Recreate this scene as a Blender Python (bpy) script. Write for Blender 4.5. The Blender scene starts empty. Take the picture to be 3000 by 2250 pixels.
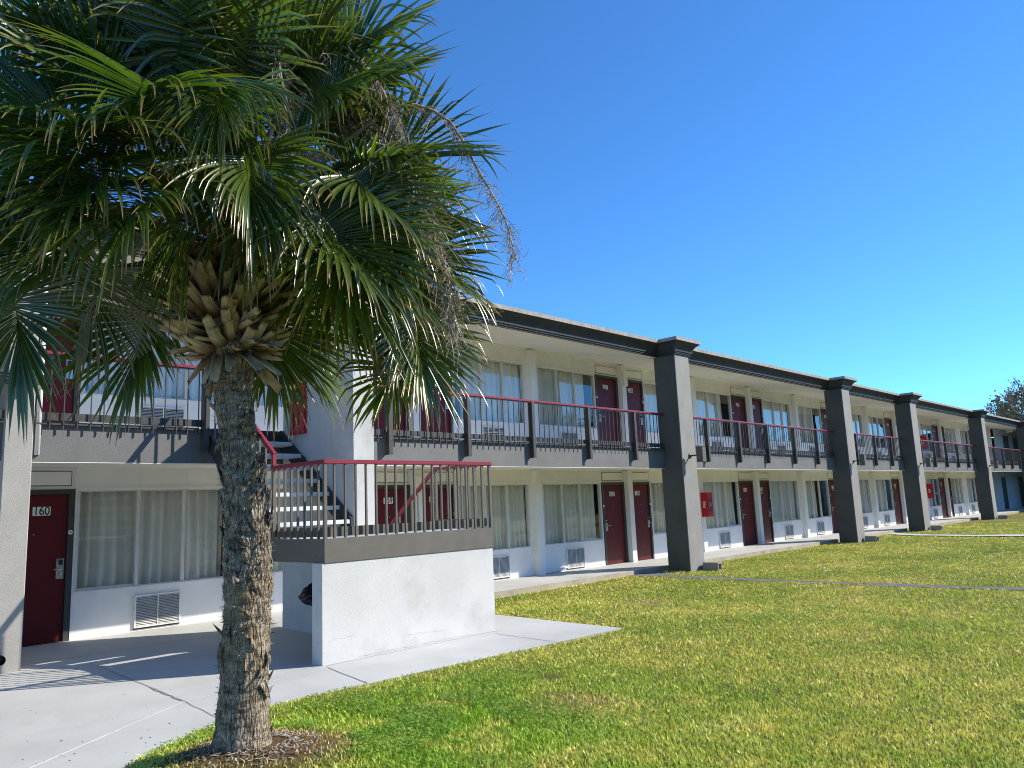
import bpy, math, random
import numpy as np
from mathutils import Vector, Matrix, noise as mnoise
R = math.radians
random.seed(7)
RNG = np.random.default_rng(11)
S = bpy.context.scene
COL = S.collection

# ------------------------------------------------------------------ helpers
class MB:
    """collects faces of one mesh"""
    def __init__(s): s.v = []; s.f = []; s.m = []; s.sm = []
    def add(s, vs, fs, mat=0, smooth=False):
        o = len(s.v); s.v += [tuple(p) for p in vs]
        for f in fs:
            s.f.append(tuple(i + o for i in f)); s.m.append(mat); s.sm.append(smooth)
    def box(s, x0, x1, y0, y1, z0, z1, mat=0):
        s.add([(x0,y0,z0),(x1,y0,z0),(x1,y1,z0),(x0,y1,z0),(x0,y0,z1),(x1,y0,z1),(x1,y1,z1),(x0,y1,z1)],
              [(0,3,2,1),(4,5,6,7),(0,1,5,4),(1,2,6,5),(2,3,7,6),(3,0,4,7)], mat)
    def bar(s, a, b, w, h, up=(0,0,1), mat=0):
        a = Vector(a); b = Vector(b); d = (b - a).normalized(); u = Vector(up)
        r = d.cross(u).normalized(); u = r.cross(d).normalized()
        vs = []
        for p in (a, b):
            for i, j in ((-1,-1),(1,-1),(1,1),(-1,1)): vs.append(p + r*(i*w/2) + u*(j*h/2))
        s.add(vs, [(0,1,2,3),(7,6,5,4),(0,4,5,1),(1,5,6,2),(2,6,7,3),(3,7,4,0)], mat)
    def tube(s, pts, rad, n=6, mat=0, cap=True, smooth=True):
        pts = [Vector(p) for p in pts]; vs = []; k = len(pts)
        if not hasattr(rad, '__len__'): rad = [rad]*k
        ref = Vector((0.31, 0.17, 0.93))
        for i, p in enumerate(pts):
            d = (pts[min(i+1,k-1)] - pts[max(i-1,0)])
            d = d.normalized() if d.length > 1e-9 else Vector((0,0,1))
            r = d.cross(ref)
            if r.length < 1e-3: r = d.cross(Vector((1,0,0)))
            r.normalize(); u = r.cross(d)
            for j in range(n):
                a = 2*math.pi*j/n; vs.append(p + (r*math.cos(a) + u*math.sin(a))*rad[i])
        fs = [(i*n+j, i*n+(j+1)%n, (i+1)*n+(j+1)%n, (i+1)*n+j) for i in range(k-1) for j in range(n)]
        if cap: fs += [tuple(range(n-1,-1,-1)), tuple((k-1)*n+j for j in range(n))]
        s.add(vs, fs, mat, smooth)
    def sweep_x(s, prof, x0, x1, mat=0, mats=None, cap=True):
        """closed profile of (y,z) points, extruded along x"""
        n = len(prof); vs = [(x0,y,z) for y,z in prof] + [(x1,y,z) for y,z in prof]
        for i in range(n):
            j = (i+1) % n
            s.add([vs[i], vs[j], vs[n+j], vs[n+i]], [(0,1,2,3)], mats[i] if mats else mat)
        if cap: s.add(vs, [tuple(range(n-1,-1,-1)), tuple(range(n,2*n))], mat)
    def mesh(s, name, mats):
        me = bpy.data.meshes.new(name); me.from_pydata(s.v, [], s.f)
        for m in (mats if isinstance(mats, (list,tuple)) else [mats]): me.materials.append(m)
        me.polygons.foreach_set('material_index', s.m)
        me.polygons.foreach_set('use_smooth', s.sm)
        me.update(); return me
    def obj(s, name, mats, parent=None, loc=None, bevel=0):
        return link(name, s.mesh(name, mats), parent, loc, bevel)

def link(name, me, parent=None, loc=None, bevel=0):
    o = bpy.data.objects.new(name, me); COL.objects.link(o)
    if parent: o.parent = parent
    if loc is not None: o.location = loc
    if bevel:
        b = o.modifiers.new('bevel', 'BEVEL'); b.width = bevel; b.segments = 1; b.limit_method = 'ANGLE'
    return o
def tag(o, label=None, cat=None, group=None, kind=None):
    if label: o['label'] = label
    if cat: o['category'] = cat
    if group: o['group'] = group
    if kind: o['kind'] = kind
    return o
def thing(name, label, cat, loc=(0,0,0), group=None):
    o = bpy.data.objects.new(name, None); COL.objects.link(o); o.location = loc; o.empty_display_size = .2
    return tag(o, label, cat, group)
def copy_tree(o, loc=None, parent=None):
    c = o.copy(); COL.objects.link(c)
    if parent: c.parent = parent
    if loc is not None: c.location = loc
    for ch in list(o.children): copy_tree(ch, None, c)
    return c
def np_mesh(name, verts, quads, mats, attrs=None, smooth=False, matidx=None):
    """verts (n,3), faces as (m,k) int array"""
    me = bpy.data.meshes.new(name); nv = len(verts); nf, k = quads.shape
    me.vertices.add(nv); me.vertices.foreach_set('co', np.asarray(verts, np.float32).ravel())
    me.loops.add(nf*k); me.loops.foreach_set('vertex_index', quads.astype(np.int32).ravel())
    me.polygons.add(nf); me.polygons.foreach_set('loop_start', np.arange(0, nf*k, k, dtype=np.int32))
    for m in (mats if isinstance(mats, (list,tuple)) else [mats]): me.materials.append(m)
    if smooth: me.polygons.foreach_set('use_smooth', np.ones(nf, bool))
    if matidx is not None: me.polygons.foreach_set('material_index', matidx.astype(np.int32))
    for an, av in (attrs or {}).items():
        a = me.attributes.new(an, 'FLOAT', 'POINT'); a.data.foreach_set('value', np.asarray(av, np.float32))
    me.update(calc_edges=True); me.validate(); return me

# ------------------------------------------------------------------ materials
def nmat(name):
    m = bpy.data.materials.new(name); m.use_nodes = True; nt = m.node_tree; nt.nodes.clear(); return m, nt
def N(nt, t, **kw):
    n = nt.nodes.new(t)
    for k, v in kw.items():
        if k.startswith('i_'):
            key = k[2:]; key = int(key) if key.isdigit() else key.replace('_', ' ')
            n.inputs[key].default_value = v
        else: setattr(n, k, v)
    return n
def c4(c): return (c[0], c[1], c[2], 1.0)
def ramp(nt, fac, stops):
    r = N(nt, 'ShaderNodeValToRGB'); e = r.color_ramp.elements
    while len(e) < len(stops): e.new(.5)
    for el, (p, c) in zip(e, stops): el.position = p; el.color = c4(c)
    nt.links.new(fac, r.inputs['Fac']); return r
def noise_tex(nt, pos, scale, detail=4, rough=.55, stretch=None):
    if stretch:
        mp = N(nt, 'ShaderNodeMapping'); mp.inputs['Scale'].default_value = stretch
        nt.links.new(pos, mp.inputs['Vector']); pos = mp.outputs[0]
    n = N(nt, 'ShaderNodeTexNoise', i_Scale=scale, i_Detail=detail, i_Roughness=rough)
    nt.links.new(pos, n.inputs['Vector']); return n.outputs['Fac']
def mix(nt, fac, a, b, mode='MIX'):
    m = N(nt, 'ShaderNodeMix', data_type='RGBA', blend_type=mode)
    for sock, val in ((0, fac), (6, a), (7, b)):
        if isinstance(val, (tuple, list)): m.inputs[sock].default_value = c4(val)
        elif isinstance(val, (int, float)): m.inputs[sock].default_value = val
        else: nt.links.new(val, m.inputs[sock])
    return m.outputs[2]
def paint(name, col, rough=.6, var=.12, vscale=3.0, dirt=None, dirt_amt=.0, dirt_scale=1.2, bump=.0, bscale=120., bdist=.004, spec=.5, metallic=0., streak=None, fine=0.):
    """painted or plain surface: colour with broad and fine variation, stains, bump"""
    m, nt = nmat(name); L = nt.links.new
    geo = N(nt, 'ShaderNodeNewGeometry'); pos = geo.outputs['Position']
    n1 = noise_tex(nt, pos, vscale, 5)
    lo = tuple(max(0, c*(1-var)) for c in col); hi = tuple(c*(1+var) for c in col)
    c = ramp(nt, n1, [(.3, lo), (.7, hi)]).outputs[0]
    if fine:
        nf = noise_tex(nt, pos, bscale*.8, 2)
        r = ramp(nt, nf, [(.35, (1-fine,)*3), (.65, (1+fine,)*3)]).outputs[0]
        c = mix(nt, 1.0, c, r, 'MULTIPLY')
    if dirt_amt:
        n2 = noise_tex(nt, pos, dirt_scale, 8, .65, streak)
        f = ramp(nt, n2, [(.52, (0,0,0)), (.75, (dirt_amt,)*3)]).outputs[0]
        c = mix(nt, f, c, dirt or (.1,.09,.07))
    b = N(nt, 'ShaderNodeBsdfPrincipled', i_Roughness=rough, i_Metallic=metallic)
    b.inputs['Specular IOR Level'].default_value = spec
    L(c, b.inputs['Base Color'])
    if bump:
        nb = noise_tex(nt, pos, bscale, 3, .6)
        bm = N(nt, 'ShaderNodeBump', i_Strength=bump, i_Distance=bdist); L(nb, bm.inputs['Height']); L(bm.outputs[0], b.inputs['Normal'])
    o = N(nt, 'ShaderNodeOutputMaterial'); L(b.outputs[0], o.inputs[0]); return m

M = {}
M['wall'] = paint('white_wall_paint', (.82,.81,.785), .6, .05, 2, (.45,.42,.36), .25, 1.4, bump=.12, bscale=60)
M['cream'] = paint('cream_soffit_paint', (.86,.83,.75), .65, .04, 1.5, (.5,.46,.36), .25, .8)
M['stucco_white'] = paint('white_stucco', (.58,.575,.555), .8, .08, 1.6, (.36,.35,.31), .7, 1.1, bump=.5, bscale=150, bdist=.006, fine=.07)
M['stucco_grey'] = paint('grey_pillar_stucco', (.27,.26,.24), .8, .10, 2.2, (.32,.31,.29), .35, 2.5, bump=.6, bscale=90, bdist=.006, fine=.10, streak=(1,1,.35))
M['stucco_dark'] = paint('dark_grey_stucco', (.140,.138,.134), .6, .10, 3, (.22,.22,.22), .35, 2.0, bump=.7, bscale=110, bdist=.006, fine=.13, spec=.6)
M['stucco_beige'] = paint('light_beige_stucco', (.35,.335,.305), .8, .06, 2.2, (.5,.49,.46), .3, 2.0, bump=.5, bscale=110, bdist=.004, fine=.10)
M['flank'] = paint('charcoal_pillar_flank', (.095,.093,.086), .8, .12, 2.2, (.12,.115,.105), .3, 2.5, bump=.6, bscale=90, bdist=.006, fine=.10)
M['cornice'] = paint('dark_cornice_paint', (.030,.032,.033), .65, .12, 3, (.12,.12,.12), .35, 3.0)
M['drip'] = paint('weathered_drip_edge', (.33,.29,.25), .7, .22, 9, (.10,.09,.085), .8, 7.0, streak=(2.2,1,.25), fine=.15)
M['bronze'] = paint('dark_bronze_paint', (.060,.056,.050), .45, .10, 6, (.15,.14,.12), .3, 12)
M['tan_metal'] = paint('grey_steel_paint', (.135,.122,.10), .5, .10, 6, (.08,.075,.07), .3, 9)
M['red'] = paint('red_rail_paint', (.26,.020,.040), .40, .14, 5, (.14,.02,.025), .45, 14)
M['redbox'] = paint('red_cabinet_paint', (.46,.008,.018), .35, .10, 6, (.25,.01,.02), .3, 20)
M['door'] = paint('maroon_door_paint', (.105,.006,.008), .42, .10, 2, (.07,.005,.007), .4, 3, spec=.28)
M['frame'] = paint('charcoal_frame_paint', (.045,.045,.043), .5, .1, 6)
M['alum'] = paint('white_window_frame', (.62,.61,.58), .5, .06, 5)
M['grille'] = paint('pale_metal_grille', (.74,.73,.70), .5, .10, 8, (.3,.29,.27), .35, 9)
M['black'] = paint('black_plastic', (.012,.012,.013), .35, .2, 8)
M['steel'] = paint('brushed_steel', (.55,.53,.49), .32, .08, 9, metallic=1.0)
M['white'] = paint('white_plastic', (.80,.80,.77), .45, .03, 4)
M['stringer'] = paint('charcoal_stringer_paint', (.035,.037,.040), .5, .15, 5)
M['tread'] = paint('pale_grey_tread', (.62,.64,.64), .6, .08, 6, (.35,.34,.32), .5, 7, bump=.3, bscale=60)
M['riser_tan'] = paint('taupe_steel_paint', (.19,.175,.155), .55, .06, 3)
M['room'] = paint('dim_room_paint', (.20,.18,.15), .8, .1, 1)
M['roofing'] = paint('grey_roofing', (.30,.29,.27), .9, .15, 3, bump=.4, bscale=30)
M['ink'] = paint('black_lettering', (.012,.012,.012), .5, .05, 3)
M['block'] = paint('grey_concrete_block', (.30,.285,.25), .9, .12, 8, (.42,.27,.12), .35, 6, bump=.7, bscale=70, bdist=.006)
M['bag'] = paint('black_bag_plastic', (.010,.010,.011), .18, .2, 10, bump=.5, bscale=25, bdist=.02)
M['asphalt'] = paint('old_asphalt', (.19,.18,.17), .9, .25, 9, (.17,.16,.15), .6, 3, bump=1.0, bscale=110, bdist=.02, fine=.5)
M['palepath'] = paint('pale_path_concrete', (.55,.56,.55), .8, .1, 2, (.3,.29,.26), .4, 2)
M['seed'] = paint('dark_seed', (.045,.038,.03), .8, .3, 30)
M['joint'] = paint('slab_joint', (.29,.285,.27), .9, .35, 25)
M['joint_pale'] = paint('pale_joint_filler', (.80,.81,.80), .8, .08, 12)

def concrete():
    m, nt = nmat('painted_concrete'); L = nt.links.new
    pos = N(nt, 'ShaderNodeNewGeometry').outputs['Position']
    c = ramp(nt, noise_tex(nt, pos, .9, 7, .6), [(.3, (.45,.45,.425)), (.7, (.57,.57,.545))]).outputs[0]
    st = ramp(nt, noise_tex(nt, pos, 2.1, 9, .7, (1.5,.6,1)), [(.56, (0,0,0)), (.8, (.5,.5,.5))]).outputs[0]
    c = mix(nt, st, c, (.36,.35,.31))
    w = ramp(nt, noise_tex(nt, pos, 26, 4, .6), [(.60, (0,0,0)), (.72, (.35,.35,.35))]).outputs[0]
    c = mix(nt, w, c, (.70,.71,.70))
    sp = ramp(nt, noise_tex(nt, pos, 60, 2, .5), [(.68, (0,0,0)), (.74, (.6,.6,.6))]).outputs[0]
    c = mix(nt, sp, c, (.30,.29,.27))
    b = N(nt, 'ShaderNodeBsdfPrincipled', i_Roughness=.62); L(c, b.inputs['Base Color'])
    bm = N(nt, 'ShaderNodeBump', i_Strength=.35, i_Distance=.006); L(noise_tex(nt, pos, 70, 6, .7), bm.inputs['Height'])
    L(bm.outputs[0], b.inputs['Normal'])
    o = N(nt, 'ShaderNodeOutputMaterial'); L(b.outputs[0], o.inputs[0]); return m
M['concrete'] = concrete()
M['kerb'] = paint('stained_kerb', (.42,.36,.26), .85, .2, 3, (.10,.09,.08), .75, 2.2, bump=.6, bscale=60, streak=(1,1,.5))

def glass():
    m, nt = nmat('window_glass'); L = nt.links.new
    ge = N(nt, 'ShaderNodeNewGeometry')                             # Schlick reflectance of a thin pane, the same from both sides
    dt = N(nt, 'ShaderNodeVectorMath', operation='DOT_PRODUCT'); L(ge.outputs['Incoming'], dt.inputs[0]); L(ge.outputs['Normal'], dt.inputs[1])
    ab = N(nt, 'ShaderNodeMath', operation='ABSOLUTE'); L(dt.outputs['Value'], ab.inputs[0])
    om = N(nt, 'ShaderNodeMath', operation='SUBTRACT', i_0=1.0, use_clamp=True); L(ab.outputs[0], om.inputs[1])
    pw = N(nt, 'ShaderNodeMath', operation='POWER', i_1=4.2); L(om.outputs[0], pw.inputs[0])
    mt = N(nt, 'ShaderNodeMath', operation='MULTIPLY_ADD', i_1=.88, i_2=.09, use_clamp=True); L(pw.outputs[0], mt.inputs[0])
    t = N(nt, 'ShaderNodeBsdfTransparent'); t.inputs[0].default_value = (.96,.975,.965,1)
    g = N(nt, 'ShaderNodeBsdfGlossy', i_Roughness=.0); g.inputs[0].default_value = (.96,.97,.98,1)
    pos = N(nt, 'ShaderNodeNewGeometry').outputs['Position']
    bm = N(nt, 'ShaderNodeBump', i_Strength=.10, i_Distance=.05); L(noise_tex(nt, pos, 1.3, 1, .4), bm.inputs['Height']); L(bm.outputs[0], g.inputs['Normal'])
    x = N(nt, 'ShaderNodeMixShader'); L(mt.outputs[0], x.inputs[0]); L(t.outputs[0], x.inputs[1]); L(g.outputs[0], x.inputs[2])
    o = N(nt, 'ShaderNodeOutputMaterial'); L(x.outputs[0], o.inputs[0]); return m
M['glass'] = glass()

def cloth():
    m, nt = nmat('curtain_cloth'); L = nt.links.new
    pos = N(nt, 'ShaderNodeNewGeometry').outputs['Position']
    c = ramp(nt, noise_tex(nt, pos, 2.0, 3), [(.3, (.74,.73,.64)), (.7, (.80,.79,.71))]).outputs[0]
    b = N(nt, 'ShaderNodeBsdfPrincipled', i_Roughness=.9); L(c, b.inputs['Base Color'])
    tr = N(nt, 'ShaderNodeBsdfTranslucent'); L(c, tr.inputs[0])
    x = N(nt, 'ShaderNodeMixShader', i_0=.15); L(b.outputs[0], x.inputs[1]); L(tr.outputs[0], x.inputs[2])
    o = N(nt, 'ShaderNodeOutputMaterial'); L(x.outputs[0], o.inputs[0]); return m
M['cloth'] = cloth()

def leafmat(name, tint=None):
    """blade colour runs along the attribute tip (0 at the base, 1 at the dry point), age makes it yellower"""
    m, nt = nmat(name); L = nt.links.new
    at = N(nt, 'ShaderNodeAttribute', attribute_name='tip'); ag = N(nt, 'ShaderNodeAttribute', attribute_name='age')
    pos = N(nt, 'ShaderNodeNewGeometry').outputs['Position']
    young = ramp(nt, at.outputs['Fac'], [(0, (.070,.105,.018)), (.35, (.046,.085,.018)), (.75, (.075,.110,.018)), (.90, (.13,.115,.03)), (.965, (.34,.20,.07)), (1.0, (.45,.32,.18))]).outputs[0]
    old = ramp(nt, at.outputs['Fac'], [(0, (.14,.17,.025)), (.4, (.12,.15,.018)), (.76, (.15,.17,.022)), (.90, (.36,.20,.03)), (.955, (.42,.26,.10)), (1.0, (.42,.33,.22))]).outputs[0]
    c = mix(nt, ag.outputs['Fac'], young, old)
    v = ramp(nt, noise_tex(nt, pos, 5, 2), [(.3, (.78,.80,.8)), (.7, (1.2,1.18,1.1))]).outputs[0]
    c = mix(nt, 1.0, c, v, 'MULTIPLY')
    b = N(nt, 'ShaderNodeBsdfPrincipled', i_Roughness=.27); b.inputs['Specular IOR Level'].default_value = .9; L(c, b.inputs['Base Color'])
    tr = N(nt, 'ShaderNodeBsdfTranslucent'); tc = mix(nt, 1.0, c, (1.9,2.4,.8), 'MULTIPLY'); L(tc, tr.inputs[0])
    x = N(nt, 'ShaderNodeMixShader', i_0=.30); L(b.outputs[0], x.inputs[1]); L(tr.outputs[0], x.inputs[2])
    o = N(nt, 'ShaderNodeOutputMaterial'); L(x.outputs[0], o.inputs[0]); return m
M['frond'] = leafmat('palm_leaf')

def barkmat():
    m, nt = nmat('palm_bark'); L = nt.links.new
    pos = N(nt, 'ShaderNodeNewGeometry').outputs['Position']
    n1 = noise_tex(nt, pos, 9, 8, .65, (1,1,2.2))
    c = ramp(nt, n1, [(.30, (.075,.056,.040)), (.42, (.25,.20,.14)), (.55, (.42,.345,.25)), (.72, (.56,.49,.39))]).outputs[0]
    rings = noise_tex(nt, pos, 7, 6, .7, (.9,.9,6))
    c = mix(nt, ramp(nt, rings, [(.33, (.75,.75,.75)), (.5, (0,0,0))]).outputs[0], c, (.07,.052,.036))
    fiss = noise_tex(nt, pos, 16, 6, .7, (3.2,3.2,.5))
    c = mix(nt, ramp(nt, fiss, [(.38, (.9,.9,.9)), (.47, (0,0,0))]).outputs[0], c, (.035,.027,.02))
    vm = N(nt, 'ShaderNodeMapping'); vm.inputs['Scale'].default_value = (1,1,.22); L(pos, vm.inputs['Vector'])
    vo = N(nt, 'ShaderNodeTexVoronoi', feature='DISTANCE_TO_EDGE', i_Scale=46.); L(vm.outputs[0], vo.inputs['Vector'])
    c = mix(nt, ramp(nt, vo.outputs['Distance'], [(.015, (.7,.7,.7)), (.07, (0,0,0))]).outputs[0], c, (.03,.022,.016))
    rust = ramp(nt, noise_tex(nt, pos, 2.5, 4), [(.55, (0,0,0)), (.75, (.45,.45,.45))]).outputs[0]
    c = mix(nt, rust, c, (.30,.19,.10))
    b = N(nt, 'ShaderNodeBsdfPrincipled', i_Roughness=.9); b.inputs['Specular IOR Level'].default_value = .2; L(c, b.inputs['Base Color'])
    bm = N(nt, 'ShaderNodeBump', i_Strength=1.0, i_Distance=.025)
    ad = N(nt, 'ShaderNodeMath', operation='ADD'); L(n1, ad.inputs[0]); L(vo.outputs['Distance'], ad.inputs[1]); L(ad.outputs[0], bm.inputs['Height'])
    L(bm.outputs[0], b.inputs['Normal'])
    o = N(nt, 'ShaderNodeOutputMaterial'); L(b.outputs[0], o.inputs[0]); return m
M['bark'] = barkmat()

def bootmat():
    m, nt = nmat('dry_leaf_base'); L = nt.links.new
    at = N(nt, 'ShaderNodeAttribute', attribute_name='tip')
    pos = N(nt, 'ShaderNodeNewGeometry').outputs['Position']
    c = ramp(nt, at.outputs['Fac'], [(0, (.05,.028,.016)), (.28, (.20,.13,.07)), (.6, (.48,.385,.26)), (.92, (.52,.43,.30)), (1.0, (.07,.045,.03))]).outputs[0]  # foot darkened to paint the shade in the gaps between boots
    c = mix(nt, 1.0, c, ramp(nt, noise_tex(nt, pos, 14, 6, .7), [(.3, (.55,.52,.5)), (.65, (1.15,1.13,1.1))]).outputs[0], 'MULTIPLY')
    b = N(nt, 'ShaderNodeBsdfPrincipled', i_Roughness=.65); L(c, b.inputs['Base Color'])
    bm = N(nt, 'ShaderNodeBump', i_Strength=.5, i_Distance=.006); L(noise_tex(nt, pos, 60, 5, .7), bm.inputs['Height']); L(bm.outputs[0], b.inputs['Normal'])
    o = N(nt, 'ShaderNodeOutputMaterial'); L(b.outputs[0], o.inputs[0]); return m
M['boot'] = bootmat()
M['twig'] = paint('dry_flower_stalk', (.40,.35,.285), .8, .25, 9)
M['petiole'] = paint('green_leaf_stalk', (.10,.12,.035), .45, .25, 6)
M['branch'] = paint('grey_tree_bark', (.36,.32,.27), .9, .25, 3)
M['treeleaf'] = paint('dull_tree_leaf', (.27,.23,.14), .6, .35, 1.2)
M['treegreen'] = paint('green_tree_leaf', (.045,.07,.022), .6, .35, 1.2)

# ground colours depend on where the ground is: greener clover by the slab, dry soil round the palm
PALM = (2.58, 5.03)
def turf_color(nt, pos, blade):
    big = noise_tex(nt, pos, .45, 5, .6)
    med = noise_tex(nt, pos, 2.6, 6, .65)
    f = N(nt, 'ShaderNodeMath', operation='MULTIPLY_ADD', i_1=.55, i_2=0.); nt.links.new(big, f.inputs[0])
    g = N(nt, 'ShaderNodeMath', operation='MULTIPLY_ADD', i_1=.45); nt.links.new(med, g.inputs[0]); nt.links.new(f.outputs[0], g.inputs[2])
    k = 2.95 if blade else 1.05
    st = [(.32, (.105,.145,.026)), (.45, (.185,.195,.040)), (.56, (.255,.230,.060)), (.70, (.330,.270,.120))]
    c = ramp(nt, g.outputs[0], [(p, tuple(x*k for x in q)) for p, q in st]).outputs[0]
    sx = N(nt, 'ShaderNodeSeparateXYZ'); nt.links.new(pos, sx.inputs[0])
    # clover: near the slab edge close to the camera
    dv = N(nt, 'ShaderNodeVectorMath', operation='DISTANCE'); nt.links.new(pos, dv.inputs[0]); dv.inputs[1].default_value = (3.9, 4.7, 0)
    cl = N(nt, 'ShaderNodeMapRange', i_1=2.9, i_2=.4, i_3=0, i_4=1); nt.links.new(dv.outputs['Value'], cl.inputs[0])
    pn = noise_tex(nt, pos, 1.7, 4, .6)
    ca = N(nt, 'ShaderNodeMath', operation='MULTIPLY'); nt.links.new(cl.outputs[0], ca.inputs[0])
    cr = ramp(nt, pn, [(.38, (0,0,0)), (.55, (1,1,1))]); nt.links.new(cr.outputs[0], ca.inputs[1])
    c = mix(nt, ca.outputs[0], c, (.115*k,.180*k,.014*k))
    dp = N(nt, 'ShaderNodeVectorMath', operation='DISTANCE'); nt.links.new(pos, dp.inputs[0]); dp.inputs[1].default_value = (PALM[0]+.12, PALM[1]-.05, .1)
    pr = N(nt, 'ShaderNodeMapRange', i_1=.72, i_2=.34, i_3=0, i_4=1); nt.links.new(dp.outputs['Value'], pr.inputs[0])
    pm = N(nt, 'ShaderNodeMath', operation='MULTIPLY'); nt.links.new(pr.outputs[0], pm.inputs[0]); pm.inputs[1].default_value = .95
    c = mix(nt, pm.outputs[0], c, (.20*k,.125*k,.07*k))
    for (x, y, r) in ((10.94, 7.54, .8), (5.69, 5.06, .22), (5.1, 4.3, .5)):
        d = N(nt, 'ShaderNodeVectorMath', operation='DISTANCE'); nt.links.new(pos, d.inputs[0]); d.inputs[1].default_value = (x, y, -.1)
        q = N(nt, 'ShaderNodeMapRange', i_1=r, i_2=r*.2, i_3=0, i_4=.75); nt.links.new(d.outputs['Value'], q.inputs[0])
        c = mix(nt, q.outputs[0], c, (.24*k,.17*k,.085*k))
    return c
def lawnmat():
    m, nt = nmat('lawn_turf'); L = nt.links.new
    pos = N(nt, 'ShaderNodeNewGeometry').outputs['Position']
    c = turf_color(nt, pos, False)
    fine = ramp(nt, noise_tex(nt, pos, 34, 4, .75), [(.3, (.35,.38,.3)), (.6, (1.25,1.2,1.1)), (.75, (1.7,1.6,1.5))]).outputs[0]
    c = mix(nt, 1.0, c, fine, 'MULTIPLY')
    b = N(nt, 'ShaderNodeBsdfPrincipled', i_Roughness=.9); b.inputs['Specular IOR Level'].default_value = .15; L(c, b.inputs['Base Color'])
    bm = N(nt, 'ShaderNodeBump', i_Strength=1.0, i_Distance=.05); L(noise_tex(nt, pos, 40, 5, .8), bm.inputs['Height']); L(bm.outputs[0], b.inputs['Normal'])
    o = N(nt, 'ShaderNodeOutputMaterial'); L(b.outputs[0], o.inputs[0]); return m
def bladeshader():
    m, nt = nmat('grass_blade'); L = nt.links.new
    pos = N(nt, 'ShaderNodeNewGeometry').outputs['Position']
    c = turf_color(nt, pos, True)
    rn = N(nt, 'ShaderNodeAttribute', attribute_name='rnd')
    v = ramp(nt, rn.outputs['Fac'], [(0, (.45,.60,.5)), (.35, (.85,.98,.8)), (.7, (1.2,1.12,1.0)), (.9, (1.5,1.25,1.5)), (1, (1.8,1.5,2.4))]).outputs[0]
    c = mix(nt, 1.0, c, v, 'MULTIPLY')
    b = N(nt, 'ShaderNodeBsdfPrincipled', i_Roughness=.55); b.inputs['Specular IOR Level'].default_value = .3; L(c, b.inputs['Base Color'])
    tr = N(nt, 'ShaderNodeBsdfTranslucent'); L(mix(nt, 1.0, c, (1.3,1.4,.8), 'MULTIPLY'), tr.inputs[0])
    x = N(nt, 'ShaderNodeMixShader', i_0=.2); L(b.outputs[0], x.inputs[1]); L(tr.outputs[0], x.inputs[2])
    o = N(nt, 'ShaderNodeOutputMaterial'); L(x.outputs[0], o.inputs[0]); return m
M['lawn'] = lawnmat(); M['blade'] = bladeshader()

# ------------------------------------------------------------------ camera, light, sky
YAW, PIT, ROL, FPX, CH = .81141, .1571, -.04303, 2257., 1.6
fw = Vector((math.sin(YAW)*math.cos(PIT), math.cos(YAW)*math.cos(PIT), math.sin(PIT)))
rt = Vector((math.cos(YAW), -math.sin(YAW), 0)); up = rt.cross(fw)
r2 = rt*math.cos(ROL) + up*math.sin(ROL); u2 = -rt*math.sin(ROL) + up*math.cos(ROL)
cam = bpy.data.cameras.new('camera'); co = bpy.data.objects.new('camera', cam); COL.objects.link(co)
cam.sensor_width = 36; cam.lens = FPX/3000*36; cam.clip_start = .05; cam.clip_end = 3000
mw = Matrix(((r2.x,u2.x,-fw.x,0),(r2.y,u2.y,-fw.y,0),(r2.z,u2.z,-fw.z,CH),(0,0,0,1)))
co.matrix_world = mw; S.camera = co

SUN = Vector((1.40, -1.0, 1.175)).normalized()
sl = bpy.data.lights.new('sun', 'SUN'); sl.energy = 4.8; sl.angle = R(.53); sl.color = (1.0, .935, .81)
so = bpy.data.objects.new('sun', sl); COL.objects.link(so); so.rotation_euler = SUN.to_track_quat('Z', 'Y').to_euler(); so.location = (20,-20,30)
w = bpy.data.worlds.new('World'); S.world = w; w.use_nodes = True; nt = w.node_tree
bg = nt.nodes['Background']
sky = nt.nodes.new('ShaderNodeTexSky'); sky.sky_type = 'NISHITA'; sky.sun_disc = False
sky.sun_elevation = math.asin(SUN.z); sky.sun_rotation = math.atan2(SUN.x, SUN.y); sky.air_density = .7; sky.dust_density = .0; sky.ozone_density = 3.0; sky.altitude = 50
hs = nt.nodes.new('ShaderNodeHueSaturation'); hs.inputs['Saturation'].default_value = 1.0; hs.inputs['Value'].default_value = 1.0
tm = nt.nodes.new('ShaderNodeMix'); tm.data_type = 'RGBA'; tm.blend_type = 'MULTIPLY'; tm.inputs[0].default_value = 1; tm.inputs[7].default_value = (.46, .91, 1.26, 1)
nt.links.new(sky.outputs[0], hs.inputs['Color']); nt.links.new(hs.outputs[0], tm.inputs[6]); nt.links.new(tm.outputs[2], bg.inputs['Color']); bg.inputs['Strength'].default_value = .15
S.view_settings.view_transform = 'Standard'; S.view_settings.look = 'None'; S.view_settings.exposure = .50; S.view_settings.gamma = 1
S.cycles.use_denoising = True
S.cycles.pixel_filter_type = 'BLACKMAN_HARRIS'; S.cycles.filter_width = 1.0
S.cycles.max_bounces = 10; S.cycles.transparent_max_bounces = 12
S.cycles.sample_clamp_indirect = 6

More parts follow.
